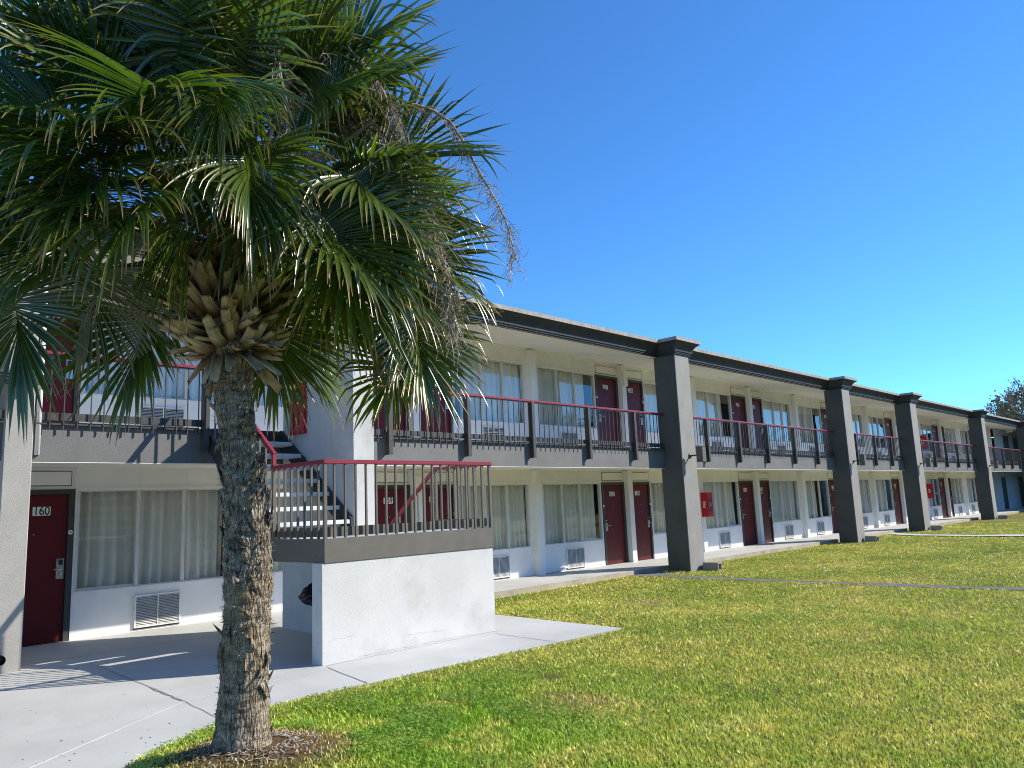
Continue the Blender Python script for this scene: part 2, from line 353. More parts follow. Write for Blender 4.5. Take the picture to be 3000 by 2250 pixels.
# ------------------------------------------------------------------ ground
PAD = [(-8,3.0),(1.2,4.9),(1.75,5.30),(2.25,5.72),(2.75,6.10),(3.2,6.30),(3.7,6.37),(4.8,6.32),(8.30,6.12),(8.44,8.6),(8.44,10.74),(-8,10.74)]
def in_poly(x, y, poly):
    x = np.asarray(x); y = np.asarray(y); c = np.zeros(x.shape, bool); n = len(poly)
    for i in range(n):
        x0, y0 = poly[i]; x1, y1 = poly[i-1]
        cond = ((y0 > y) != (y1 > y)) & (x < (x1-x0)*(y-y0)/(y1-y0+1e-12)+x0); c ^= cond
    return c
def lawn_h(x, y):
    x = np.asarray(x, float); y = np.asarray(y, float)
    a = np.clip((12.5-x)/3.6, 0, 1)*np.clip((9.9-y)/1.6, 0, 1)
    h = -.105 + .094*a*a*(3-2*a)
    h = h + .012*np.sin(x*.9+1)*np.cos(y*.7) + .006*np.sin(x*2.3)*np.sin(y*2.9+2)
    r2_ = (x-PALM[0])**2 + (y-PALM[1]+.1)**2
    h = h + .15*np.exp(-r2_/(2*.5**2))
    return h
def axis(*segs):
    out = []
    for a, b, n in segs: out += list(np.linspace(a, b, n, endpoint=False))
    return np.array(out + [segs[-1][1]])
gx = axis((-400,-30,8),(-30,-4,10),(-4,13,130),(13,60,90),(60,150,14),(150,700,8)); gy = axis((-500,-40,8),(-40,0,20),(0,11,90),(11,60,14),(60,700,8))
GX, GY = np.meshgrid(gx, gy); GZ = lawn_h(GX, GY)
ins = in_poly(GX, GY, PAD) | (GY > 10.75); GZ = np.where(ins, np.minimum(GZ, -.13), GZ)
nx, ny = len(gx), len(gy); idx = np.arange(nx*ny).reshape(ny, nx)
q = np.stack([idx[:-1,:-1], idx[:-1,1:], idx[1:,1:], idx[1:,:-1]], -1).reshape(-1, 4)
lw = link('lawn', np_mesh('lawn', np.stack([GX,GY,GZ], -1).reshape(-1,3), q, M['lawn'], smooth=True)); tag(lw, 'mown yellow green lawn with worn patches in front of the motel', 'lawn', kind='structure')

def prism(poly, z0, z1, name, mats, top=0, side=1):
    b = MB(); n = len(poly)
    b.add([(x,y,z1) for x,y in poly], [tuple(range(n))], top)
    for i in range(n):
        j = (i+1) % n; b.add([(*poly[i],z0),(*poly[j],z0),(*poly[j],z1),(*poly[i],z1)], [(0,1,2,3)], side)
    return b, mats, name
b, mats, nm = prism(PAD, -.3, 0, 'stair_pad', None)
def strip(b, pts, w, z, mat):
    for (x0,y0),(x1,y1) in zip(pts, pts[1:]):
        d = Vector((x1-x0, y1-y0)); n = Vector((-d.y, d.x)).normalized()*w/2
        b.add([(x0-n.x,y0-n.y,z),(x1-n.x,y1-n.y,z),(x1+n.x,y1+n.y,z),(x0+n.x,y0+n.y,z)], [(0,1,2,3)], mat)
def wobble(p0, p1, n, a):
    return [(p0[0]+(p1[0]-p0[0])*t + random.uniform(-a,a), p0[1]+(p1[1]-p0[1])*t + random.uniform(-a,a)) for t in [i/n for i in range(n+1)]]
strip(b, wobble((3.30,9.9),(3.15,7.2), 14, .006), .010, .004, 2)
strip(b, wobble((3.19,8.1),(3.14,7.2), 9, .02), .018, .0045, 2)
strip(b, wobble((3.15,7.2),(3.05,6.32), 9, .008), .008, .004, 2)
strip(b, wobble((1.2,5.88),(2.42,6.7), 18, .004), .016, .0035, 3)
strip(b, wobble((2.42,6.7),(3.15,7.19), 9, .008), .010, .004, 3)
strip(b, wobble((3.15,7.19),(4.7,7.30), 14, .004), .010, .0035, 3)
strip(b, wobble((2.1,8.8),(0.2,7.6), 14, .004), .010, .0035, 3)
strip(b, wobble((7.18,7.30),(7.10,6.19), 6, .003), .012, .004, 2)
strip(b, wobble((4.73,7.36),(4.52,6.34), 6, .003), .012, .004, 2)
strip(b, wobble((4.76,7.44),(7.35,7.435), 30, .004), .012, .004, 2)
pad = b.obj('stair_pad', [M['concrete'], M['kerb'], M['joint'], M['joint_pale']]); tag(pad, 'pale painted concrete pad under the stair landing', 'pad', kind='structure')
b, _, _ = prism([(-8,10.744),(70,10.744),(70,16.4),(-8,16.4)], -.35, .001, 'walkway', None)
for x in (6.0, 9.7, 13.4, 17.1, 20.8, 24.5, 28.2, 31.9, 35.6, 39.3): strip(b, [(x,10.75),(x,12.3)], .012, .005, 2)
wk = b.obj('walkway', [M['concrete'], M['kerb'], M['joint']]); tag(wk, 'pale concrete walkway along the ground floor doors', 'walkway', kind='structure')

def ribbon(name, left, right, mat, label, dz=.008):
    b = MB(); n = len(left)
    V = []
    for (p, q_) in zip(left, right):
        for (x, y) in (p, q_): V.append((x, y, float(lawn_h(x, y))+dz))
    b.add(V, [(2*i, 2*i+1, 2*i+3, 2*i+2) for i in range(n-1)], 0, True)
    o = b.obj(name, M[mat]); return tag(o, label, 'path', kind='structure')
PATH_L = []; PATH_R = []
for i in range(80):
    t = i/79; y = 10.74 - 22*t; e = math.exp(-max(0, 10.74-y)/.45)
    cx = 15.12 + .10*math.sin(y*.6) + .55*e; hw = .17 + .62*e + .03*math.sin(y*3.1) + random.uniform(-.05,.05)
    PATH_L.append((cx-hw, y)); PATH_R.append((cx+hw, y))
ribbon('path', PATH_L, PATH_R, 'asphalt', 'narrow worn asphalt path crossing the lawn from the first big pillar')
PL2 = []; PR2 = []
for i in range(50):
    t = i/49; y = 10.7 - 25*t; e = math.exp(-max(0, 10.7-y)/1.6); cx = 30.35 + 2.2*e
    PL2.append((cx-.36, y)); PR2.append((cx+.36, y))
ribbon('path', PL2, PR2, 'palepath', 'pale concrete path curving across the lawn beyond the third pillar', .03)

# grass blades, denser close to the camera
def grass():
    n = 520000
    u = RNG.random(n); d = 3.2*(42/3.2)**(u**1.15)
    az = YAW + RNG.uniform(-.72, .72, n)      # the wedge seen plus a margin either side
    x = d*np.sin(az); y = d*np.cos(az)
    ok = (y < 10.70) & ~in_poly(x, y, PAD) & (y > -9)
    pc = np.interp(y, [p[1] for p in PATH_L][::-1], [(a[0]+b_[0])/2 for a, b_ in zip(PATH_L, PATH_R)][::-1]); ph = np.interp(y, [p[1] for p in PATH_L][::-1], [(b_[0]-a[0])/2 for a, b_ in zip(PATH_L, PATH_R)][::-1])
    ok &= np.abs(x-pc) > ph-.02
    pc2 = np.interp(y, [p[1] for p in PL2][::-1], [(a[0]+b_[0])/2 for a, b_ in zip(PL2, PR2)][::-1]); ok &= np.abs(x-pc2) > .42
    rp = np.hypot(x-PALM[0]-.12, y-PALM[1]+.05); ok &= (rp > .62) | (RNG.random(n) < np.clip((rp-.2)/.45, .03, 1)*.5)
    ok &= np.hypot(x-5.69, y-5.06) > .13
    x, y, d = x[ok], y[ok], d[ok]; n = len(x); z = lawn_h(x, y) - .004
    clump = np.array([mnoise.noise((a*1.3, b_*1.3, 0)) for a, b_ in zip(x[::1], y[::1])])
    h = (.017 + .019*RNG.random(n))*(1+.28*clump)*(1 + np.clip(d-9, 0, 30)*.012)
    wd = (.0026 + .0022*RNG.random(n))*(1 + np.clip(d-5, 0, 40)*.12)
    th = RNG.uniform(0, 2*np.pi, n); lean = RNG.uniform(.25, 1.3, n)*h; la = RNG.uniform(0, 2*np.pi, n)
    cx, sx = np.cos(th)*wd, np.sin(th)*wd
    P = np.empty((n, 5, 3))
    P[:,0] = np.stack([x-cx, y-sx, z], -1); P[:,1] = np.stack([x+cx, y+sx, z], -1)
    mx, my = x+np.cos(la)*lean*.35, y+np.sin(la)*lean*.35; mz = z + h*.65
    P[:,2] = np.stack([mx+cx*.8, my+sx*.8, mz], -1); P[:,3] = np.stack([mx-cx*.8, my-sx*.8, mz], -1)
    P[:,4] = np.stack([x+np.cos(la)*lean, y+np.sin(la)*lean, z+h], -1)
    base = np.arange(n)*5
    tri = np.concatenate([np.stack([base, base+1, base+2], -1), np.stack([base, base+2, base+3], -1), np.stack([base+3, base+2, base+4], -1)])
    rnd = np.repeat(np.clip(RNG.normal(.5, .22, n), 0, 1), 5)
    o = link('grass', np_mesh('grass', P.reshape(-1,3), tri, M['blade'], {'rnd': rnd}))
    tag(o, 'short yellow green grass blades covering the lawn', 'grass', kind='stuff')
    # clover along the slab edge near the palm
    n = 42000; x = RNG.normal(3.9, 1.0, n); y = RNG.normal(5.0, .9, n)
    c2 = np.array([mnoise.noise((a*1.6+7, b_*1.6, 3)) for a, b_ in zip(x, y)])
    ok = ~in_poly(x, y, PAD) & (c2 > .02 + .3*(RNG.random(n)-.5)) & (np.hypot(x-PALM[0]-.12, y-PALM[1]+.05) > .6); x, y = x[ok], y[ok]; n = len(x)
    z = lawn_h(x, y) + .018 + .022*RNG.random(n); r = .004 + .005*RNG.random(n)
    a0 = RNG.uniform(0, 6.28, n); V = np.empty((n,6,3)); tx = RNG.normal(0, .35, n); ty = RNG.normal(0, .35, n)
    for k in range(6):
        a = a0 + k*np.pi/3; dx, dy = np.cos(a)*r, np.sin(a)*r; V[:,k] = np.stack([x+dx, y+dy, z+dx*tx+dy*ty], -1)
    f = (np.arange(n)*6)[:,None] + np.arange(6)[None,:]
    o = link('clover', np_mesh('clover', V.reshape(-1,3), f, M['clover'], {'rnd': np.repeat(RNG.random(n), 6)})); tag(o, 'bright green low clover along the slab edge beside the palm', 'clover', kind='stuff')
def clovermat():
    m, nt = nmat('clover_leaf'); L = nt.links.new
    rn = N(nt, 'ShaderNodeAttribute', attribute_name='rnd')
    c = ramp(nt, rn.outputs['Fac'], [(0, (.13,.26,.018)), (.6, (.22,.39,.03)), (1, (.32,.46,.06))]).outputs[0]
    b = N(nt, 'ShaderNodeBsdfPrincipled', i_Roughness=.5); L(c, b.inputs['Base Color'])
    tr = N(nt, 'ShaderNodeBsdfTranslucent'); L(c, tr.inputs[0])
    x = N(nt, 'ShaderNodeMixShader', i_0=.25); L(b.outputs[0], x.inputs[1]); L(tr.outputs[0], x.inputs[2])
    o = N(nt, 'ShaderNodeOutputMaterial'); L(x.outputs[0], o.inputs[0]); return m
M['clover'] = clovermat()
grass()
# dark seeds fallen on the slab
b = MB()
for i in range(230):
    x = random.gauss(1.9, 1.1); y = 4.9 + abs(random.gauss(.5, 1.2))
    if not in_poly(np.array([x]), np.array([y]), PAD)[0] or y > 9.5: continue
    r = random.uniform(.003, .008)*(.8 if y > 7 else 1); a = random.uniform(0, 6.3)
    pts = [(x+math.cos(a+k*1.257)*r*(1.5 if k == 0 else 1), y+math.sin(a+k*1.257)*r) for k in range(5)]
    b.add([(px,py,.001) for px,py in pts] + [(x,y,.001+r*.9)], [(k,(k+1)%5,5) for k in range(5)])
tag(b.obj('debris', M['seed']), 'dark fallen seeds scattered over the pale slab', 'debris', kind='stuff')
b = MB()
for i in range(120):
    x = random.uniform(3.2, 30); y = random.uniform(.5, 10.4)
    if in_poly(np.array([x]), np.array([y]), PAD)[0]: continue
    z = float(lawn_h(x, y)) + random.uniform(.015,.035); l = random.uniform(.015,.045); w_ = l*.4; t = random.uniform(0,6.3); dx, dy = math.cos(t), math.sin(t); k = random.uniform(-.012,.012)
    b.add([(x-dx*l,y-dy*l,z),(x-dy*w_,y+dx*w_,z+k),(x+dx*l,y+dy*l,z+.006),(x+dy*w_,y-dx*w_,z-k)], [(0,1,2,3)], random.choice((0,0,0,1)))
tag(b.obj('fallen_leaves', [M['drip'], M['wall']]), 'dry leaves and scraps scattered over the lawn', 'leaves', kind='stuff')
# dry bark litter round the palm foot
b = MB()
for i in range(700):
    a = random.uniform(0, 6.3); r = .19 + abs(random.gauss(0, .17)); x = PALM[0]+.1+math.cos(a)*r; y = PALM[1]-.04+math.sin(a)*r; z = float(lawn_h(x,y))+random.uniform(.002,.015)
    if in_poly(np.array([x]), np.array([y]), PAD)[0]: z = max(z, .003)
    l = random.uniform(.006,.03); t = random.uniform(0,6.3); ww = random.uniform(.002,.006); dx, dy = math.cos(t), math.sin(t); zz = random.uniform(-.008,.012)
    b.add([(x-dx*l-dy*ww,y-dy*l+dx*ww,z),(x-dx*l+dy*ww,y-dy*l-dx*ww,z),(x+dx*l+dy*ww,y+dy*l-dx*ww,z+zz),(x+dx*l-dy*ww,y+dy*l+dx*ww,z+zz+.003)], [(0,1,2,3)], random.choice((0,0,1)))
tag(b.obj('litter', [M['twig'], M['bark']]), 'dry brown bark litter round the foot of the palm', 'litter', kind='stuff')

# ------------------------------------------------------------------ the motel
YW, YF, DZ = 12.33, 10.42, 2.86
XL, XR = -6.0, 66.0
motel = thing('motel', 'long two storey white motel with dark grey trim and maroon doors', 'motel', (0,0,0))
WCOL = [13.58 + 7.4*k for k in range(-3, 7)]; DCOL = [17.30 + 7.4*k for k in range(-3, 6)]
DCOL[1] = 2.62; DCOL[2] = 9.98; WCOL[2] = 6.28; WCOL[3] = 13.60
rooms = []   # (floor, D column, side -1 / +1)
for fl in (0, 1):
    for D in DCOL:
        if D < 0: continue
        rooms.append((fl, D, -1)); rooms.append((fl, D, 1))
def room_no(D, side):
    k = round((D-17.3)/7.4); return 157 - 2*k if side < 0 else 156 - 2*k
def fz(fl): return DZ*fl
# facade panels
wall = MB()
YB = YW + .10
def wpanel(x0, x1, z0, z1, y=YW, mat=0): wall.box(x0, x1, y, YB, z0, z1, mat)
def span(D, s, a, b_):
    return (D+a, D+b_) if s > 0 else (D-b_, D-a)
for fl in (0, 1):
    z = fz(fl); top = 2.43 if fl == 0 else 2.56
    for D in DCOL:
        for s in (-1, 1):
            if fl == 0 and D > 50 and s > 0: continue
            x0, x1 = span(D, s, .08, 1.12)                       # over the door
            wpanel(x0, x1, z+2.11, z+top, YW+.012)
            xa, xb = span(D, s, .17, 1.05)
            wall.box(xa, xb, YW-.006, YW+.0119, z+2.17, z+2.36)   # transom board
            wall.box(xa-.014, xb+.014, YW+.004, YW+.0118, z+2.155, z+2.1695, 1); wall.box(xa-.014, xb+.014, YW+.004, YW+.0118, z+2.3605, z+2.375, 1); wall.box(xa-.014, xa-.0005, YW+.004, YW+.0118, z+2.17, z+2.36, 1); wall.box(xb+.0005, xb+.014, YW+.004, YW+.0118, z+2.17, z+2.36, 1)
            x0, x1 = span(D, s, 1.12, 3.63)
            wpanel(x0, x1, z-.05 if fl else -.1, z+.66)           # under the window
            wpanel(x0, x1, z+2.09, z+top)                         # over the window
            xa, xb = span(D, s, 1.12, 1.16); wpanel(xa, xb, z+.66, z+2.09)
            xa, xb = span(D, s, 3.40, 3.63); wpanel(xa, xb, z+.66, z+2.09)
            # shallow board joints and ledges
            xa, xb = span(D, s, 1.14, 3.42); wall.box(xa, xb, YW-.018, YW, z+2.095, z+2.13)
            wall.box(xa, xb, YW-.022, YW, z+.625, z+.655)
            for c in (2.02, 2.72):
                xa, xb = span(D, s, c, c+.03); wall.box(xa, xb, YW-.008, YW, z+2.131, z+top)
wpanel(55.4, 70, -.1, 2.43); wpanel(59.9, 70, DZ, DZ+2.56)
wall.box(-7, 70, YB+.002, YB+.05, 2.44, 2.80)
wall.obj('wall', [M['wall'], M['riser_tan']], motel)
# pilasters, one mesh each
def pil(x, wd, fl):
    b = MB(); z = fz(fl); b.box(x-wd, x+wd, YW-.15, YB, z-(.02 if fl == 0 else 0.004), z+(2.415 if fl == 0 else 2.44)); return b.obj('pilaster', M['wall'], motel, bevel=.008)
for fl in (0, 1):
    for x in WCOL:
        if -5 < x < 59 and not (fl == 0 and x > 52): pil(x, .11, fl)
    for x in DCOL:
        if -5 < x < 59 and not (fl == 0 and x > 56): pil(x, .10, fl)
# rooms behind the glass
b = MB()
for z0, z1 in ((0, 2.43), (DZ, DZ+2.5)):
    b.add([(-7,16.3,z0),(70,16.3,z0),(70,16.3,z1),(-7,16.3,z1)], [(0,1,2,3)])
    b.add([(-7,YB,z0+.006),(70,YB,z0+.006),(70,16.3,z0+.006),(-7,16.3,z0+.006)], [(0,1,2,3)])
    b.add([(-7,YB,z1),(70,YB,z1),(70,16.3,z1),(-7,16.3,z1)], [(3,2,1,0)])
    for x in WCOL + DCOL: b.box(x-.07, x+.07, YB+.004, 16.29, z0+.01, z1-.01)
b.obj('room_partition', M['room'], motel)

# windows
def window_parts():
    f = MB(); g = MB(); W0, W1 = 1.165, 3.395      # from the door side outwards
    fw_ = .028
    cuts = [W0, 2.00, 2.69, W1]
    f.box(W0-.004, W1+.004, YW+.004, YW+.06, .645, .675); f.box(W0-.004, W1+.004, YW+.004, YW+.06, 2.07, 2.094)
    for i, c in enumerate(cuts):
        a = .026 if 0 < i < 3 else .018; f.box(c-a, c+a, YW-.004, YW+.062, .676, 2.069)
    f.box(W0, 2.00, YW+.02, YW+.045, .676, .70); 
    g.add([(W0,YW+.032,.66),(W1,YW+.032,.66),(W1,YW+.032,2.08),(W0,YW+.032,2.08)], [(0,1,2,3)])
    return f, g
def mirror(b):
    m = MB(); m.v = [(-x,y,z) for x,y,z in b.v]; m.f = [tuple(reversed(f)) for f in b.f]; m.m = b.m; m.sm = b.sm; return m
f, g = window_parts()
WINM = {1: (f.mesh('window', M['alum']), g.mesh('pane', M['glass'])), -1: (mirror(f).mesh('window', M['alum']), mirror(g).mesh('pane', M['glass']))}
# doors (local origin: pilaster centre at floor height, side +1)
def door_meshes():
    d = MB(); d.box(.20, 1.03, YW+.02, YW+.06, .012, 2.035)
    fr = MB()
    fr.box(.115, .195, YW-.012, YW+.07, 0.0, 2.11); fr.box(1.035, 1.105, YW-.012, YW+.07, 0.0, 2.11); fr.box(.196, 1.034, YW-.012, YW+.07, 2.04, 2.11)
    fr.box(.196, 1.034, YW-.004, YW+.055, -.001, .010)
    lk = MB(); lk.box(.915, 1.010, YW+.008, YW+.0195, .86, 1.14, 0)
    lk.box(.932, .994, YW-.004, YW+.0075, .885, 1.09, 0)
    lk.box(.940, .986, YW-.026, YW-.0045, 1.055, 1.125, 1)
    lk.tube([(.962,YW-.004,.995),(.962,YW-.055,.995)], .011, 8, 0); lk.tube([(.968,YW-.055,.995),(.87,YW-.058,.993)], .009, 8, 0)
    lk.tube([(.963,YW-.0045,.925),(.963,YW-.012,.925)], .014, 10, 0)
    pp = MB(); pp.tube([(.615,YW+.02,1.49),(.615,YW+.012,1.49)], .009, 8)
    tg = MB(); tg.tube([(1.07,YW-.012,1.50),(1.07,YW-.016,1.50)], .032, 14, 0, smooth=False); tg.box(1.055,1.085,YW-.0175,YW-.0162,1.495,1.51,1)
    return d, fr, lk, pp, tg
parts = door_meshes(); mts = [M['door'], M['frame'], [M['steel'], M['black']], M['steel'], [M['white'], M['ink']]]
nms = ['door', 'door_frame', 'lock', 'peephole', 'room_tag']
DOORM = {1: [p.mesh(n, m) for p, n, m in zip(parts, nms, mts)], -1: [mirror(p).mesh(n, m) for p, n, m in zip(parts, nms, mts)]}
# room number plates
def plate_mesh(txt):
    cu = bpy.data.curves.new('plate_text', 'FONT'); cu.body = txt; cu.size = .15; cu.align_x = 'CENTER'; cu.align_y = 'CENTER'; cu.extrude = .0008; cu.offset = .0014; cu.space_character = 1.0
    to = bpy.data.objects.new('plate_text', cu); COL.objects.link(to); bpy.context.view_layer.update()
    tm = bpy.data.meshes.new_from_object(to.evaluated_get(bpy.context.evaluated_depsgraph_get()))
    b = MB()
    n = 5; rr = .014; pts = []
    for cx_, cz_, a0 in ((.112-rr,.062-rr,0),(-.112+rr,.062-rr,90),(-.112+rr,-.062+rr,180),(.112-rr,-.062+rr,270)):
        for i in range(n): a = R(a0+90*i/(n-1)); pts.append((cx_+rr*math.cos(a), cz_+rr*math.sin(a)))
    k = len(pts); b.add([(x,-.004,z) for x,z in pts]+[(x,0,z) for x,z in pts], [tuple(range(k-1,-1,-1))]+[(i,(i+1)%k,k+(i+1)%k,k+i) for i in range(k)], 0)
    vs = [(v.co.x*.92, -.0052-v.co.z, v.co.y*1.12) for v in tm.vertices]
    b.add(vs, [tuple(p.vertices) for p in tm.polygons], 1)
    me = b.mesh('number_plate', [M['white'], M['ink']])
    bpy.data.objects.remove(to); bpy.data.curves.remove(cu); bpy.data.meshes.remove(tm)
    return me
# through-wall air conditioner grille (origin as the door)
def vent(s):
    b = MB(); x0, x1, z0, z1 = 1.98, 2.66, .05, .52; y = YW
    b.box(x0, x1, y-.035, y-.001, z0, z0+.02); b.box(x0, x1, y-.035, y-.001, z1-.02, z1)
    b.box(x0, x0+.02, y-.035, y-.001, z0+.0205, z1-.0205); b.box(x1-.02, x1, y-.035, y-.001, z0+.0205, z1-.0205)
    b.box((x0+x1)/2-.006, (x0+x1)/2+.006, y-.036, y-.02, z0+.021, z1-.021)
    b.add([(x0+.02,y-.002,z0+.02),(x1-.02,y-.002,z0+.02),(x1-.02,y-.002,z1-.02),(x0+.02,y-.002,z1-.02)], [(0,1,2,3)], 1)
    n = 19
    for i in range(n):
        z = z0+.03+(z1-z0-.06)*i/(n-1)
        b.add([(x0+.02,y-.032,z-.004),(x1-.02,y-.032,z-.004),(x1-.02,y-.012,z+.008),(x0+.02,y-.012,z+.008)], [(0,1,2,3)], 0)
        b.add([(x0+.02,y-.032,z-.006),(x1-.02,y-.032,z-.006),(x1-.02,y-.032,z-.004),(x0+.02,y-.032,z-.004)], [(0,1,2,3)], 0)
    b.box(x0-.002, x1+.002, y-.014, y-.0005, z0-.025, z0-.002, 1)
    if s < 0: b = mirror(b)
    return b.mesh('air_conditioner', [M['grille'], M['frame']])
VENTM = {1: vent(1), -1: vent(-1)}
# one damaged open grille on the upper floor, mirrored set of bars
def bare_vent():
    b = MB(); x0, x1, z0, z1 = 1.98, 2.66, .05, .52; y = YW
    b.add([(x0,y-.002,z0),(x1,y-.002,z0),(x1,y-.002,z1),(x0,y-.002,z1)], [(0,1,2,3)], 1)
    for i in range(5): x = x0+(x1-x0)*i/4; b.box(x-.01, x+.01, y-.03, y-.003, z0, z1)
    for i in range(5): z = z0+(z1-z0)*i/4; b.box(x0, x1, y-.028, y-.004, z-.008, z+.008)
    for i in range(14): z = z0+(z1-z0)*i/14+.012; b.box(x0+.01, x1-.01, y-.012, y-.0045, z-.004, z+.004)
    return b.mesh('air_conditioner', [M['grille'], M['frame']])
BARE = bare_vent()

# curtains: how far each is drawn, in metres from the door side
GAPS = {(0,157): (.10,9), (0,156): (.32,9), (0,155): (.12,9), (0,153): (.83,9), (0,151): (.83,9), (0,149): (.78,9), (0,148): (.55,9), (0,160): (.03,9), (0,158): (.02,9),
        (1,258): (.34,9), (1,257): (.26,9), (1,256): (.08,9), (1,255): (.42,9), (1,253): (.62,9), (1,251): (1.2,9), (1,249): (.5,9), (1,248): (.25,9), (1,260): (.1,9), (1,247): (.3,9)}
def curtain_mesh(seed, g0, s):
    rr = random.Random(seed); W0, W1 = 1.17+g0, 3.41; n = max(12, int((W1-W0)/.012)); zs = [.60, .9, 1.3, 1.7, 2.0, 2.12]
    xs = [W0+(W1-W0)*i/n for i in range(n+1)]
    ph = rr.uniform(0,6); f1 = rr.uniform(32,42); f2 = rr.uniform(9,14); V = []
    for z in zs:
        sh = (2.12-z)/1.5
        for x in xs:
            a = math.sin(x*f1+ph+.5*math.sin(x*7+seed)) ; c = math.sin(x*f2+ph*2)
            y = YW+.15 + .045*(abs(a)**.7*(1 if a > 0 else -1))*(.6+.4*sh) + .028*c + .02*sh*math.sin(x*5+seed)
            V.append((x+.015*sh*math.sin(x*6+seed), y, z))
    F = [(j*(n+1)+i, j*(n+1)+i+1, (j+1)*(n+1)+i+1, (j+1)*(n+1)+i) for j in range(len(zs)-1) for i in range(n)]
    b = MB(); b.add(V, F, 0, True)
    if s < 0: b = mirror(b)
    return b.mesh('curtain', M['cloth'])
for fl, D, s in rooms:
    no = room_no(D, s) + 100*fl; z = fz(fl)
    if fl == 0 and D > 50 and s > 0: continue
    loc = (D, 0, z)
    me = DOORM[s]
    d = link('door', me[0], motel, loc)
    px_ = .70 if no in (160, 260) else .52
    for k in range(1, 5): link(nms[k], me[k], d)
    pl = link('number_plate', plate_mesh(str(no)), d, (px_ if s > 0 else -.64, YW+.0195, 1.81))
    if fl == 0 and no in (154, 153, 151, 149):
        b = MB(); b.box(-.075, .075, -.005, 0, -.145, -.085); link('number_plate', b.mesh('number_plate', M['kerb']), d, (pl.location.x, YW+.0195, 1.80))
    wn = link('window', WINM[s][0], motel, loc); link('pane', WINM[s][1], wn)
    if fl == 0 and no == 149:
        b = MB(); b.box(-3.38, -1.18, YW-.012, YW+.03, 1.30, 1.34); link('crossbar', b.mesh('crossbar', M['alum']), wn)
    v = BARE if no == 258 else VENTM[s]
    link('air_conditioner', v, motel, loc)
    c = link('curtain', curtain_mesh(no, GAPS.get((fl, no), (.06,))[0], s), None, loc)
    tag(c, 'pale curtain drawn behind the window beside door %d' % no, 'curtain', 'curtains in the room windows')

# upper floor slab, soffits, roof
b = MB()
def yz(prof, x0, x1, mat=0, mats=None): b.sweep_x(prof, x0, x1, mat, mats)
yz([(YF,2.365),(YF,2.785),(YF-.012,2.785),(YF-.012,2.80),(YF+.05,2.80),(YF+.05,2.845),(YB-.006,2.845),(YB-.006,2.44),(YF+.16,2.44),(YF+.14,2.365)], XL, 70)
b.box(XL+.02, 69.9, YF+.055, YB-.01, 2.8455, 2.853, 1)
b.obj('floor_slab', [M['stucco_dark'], M['concrete']], motel)
b = MB(); b.sweep_x([(YF+.165,2.436),(YW-.002,2.436),(YW-.002,2.425),(YF+.165,2.425)], XL+.01, 70); b.sweep_x([(YF+.004,2.363),(YF+.15,2.363),(YF+.162,2.424),(YF+.150,2.424),(YF+.14,2.352),(YF+.004,2.352)], XL+.01, 70)
b.obj('soffit', M['cream'], motel)
# cornice profile: o = overhang out from the fascia plane
CP = [(0,5.12),(.028,5.12),(.028,5.155),(.05,5.155),(.05,5.19),(.072,5.19),(.075,5.215),(.085,5.26),(.107,5.305),(.142,5.35),(.19,5.388),(.222,5.40),(.222,5.415)]
DP = [(.24,5.415),(.24,5.50),(.20,5.503)]
b = MB()
prof = [(YF-o,z) for o,z in CP] + [(YF-o,z) for o,z in DP] + [(YF+.3,5.51),(16.5,5.62),(16.5,5.57),(YW,5.46),(YF+.06,5.19)]
mt = [0]*(len(CP)-1) + [1,1,1,2,2,0,0,0,0]
mt = (mt + [0]*20)[:len(prof)]
b.sweep_x(prof, XL, 70, 0, mt)
b.obj('roof', [M['cornice'], M['drip'], M['roofing']], motel)
b = MB(); b.sweep_x([(YF+.004,5.115),(YF+.05,5.115),(YW-.05,5.345),(YW-.05,5.39),(YW+.05,5.39),(YW+.05,5.50),(YF+.1,5.20)], XL+.01, 69.9)
b.box(XL+.02, 69.8, YW-.052, YW-.004, 5.30, 5.385)
b.obj('soffit', M['cream'], motel)
for x in (11.2, 15.4, 21.4, 30.6, 38.0, 52.0):
    b = MB(); y = 11.45; zz = 5.115+.23*(y-YF-.05)/(YW-.1-YF); b.tube([(x,y,zz-.001),(x,y,zz-.018)], [.10,.085], 20, 0); b.obj('soffit_light', M['white'], motel)
b = MB(); b.box(XL-.1, XL, YF+.3, 16.5, -.1, 5.3); b.box(70, 70.1, YF+.3, 16.5, -.1, 5.3); b.box(-6, 70, 16.35, 16.5, -.1, 5.4); b.obj('wall', M['stucco_white'], motel)

# big front pillars with capitals
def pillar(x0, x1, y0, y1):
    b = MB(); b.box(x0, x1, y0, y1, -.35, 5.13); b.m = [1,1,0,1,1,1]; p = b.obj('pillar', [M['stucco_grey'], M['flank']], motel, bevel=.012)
    c = MB(); rings = []
    for o, z in CP+DP:
        z += .01; rings.append([(x0-o,y0-o,z),(x1+o,y0-o,z),(x1+o,YF+.2,z),(x0-o,YF+.2,z)])
    for i in range(len(rings)-1):
        m_ = 1 if i >= len(CP) else 0
        for j in (3,0,1):
            k = (j+1) % 4; c.add([rings[i][j], rings[i][k], rings[i+1][k], rings[i+1][j]], [(0,1,2,3)], m_)
    c.add(rings[0], [(3,2,1,0)], 0); c.add(rings[-1], [(0,1,2,3)], 2)
    c.obj('capital', [M['cornice'], M['drip'], M['roofing']], p)
    return p
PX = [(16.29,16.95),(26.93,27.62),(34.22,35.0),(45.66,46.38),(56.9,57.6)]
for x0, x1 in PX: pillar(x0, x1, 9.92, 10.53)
b = MB(); b.box(2.36, 2.66, 10.36, 11.0, -.1, 5.13); pl_ = b.obj('pillar', M['stucco_beige'], motel, bevel=.012)
b = MB(); b.box(2.05, 2.665, 10.20, 10.358, 3.26, 3.40, 0)
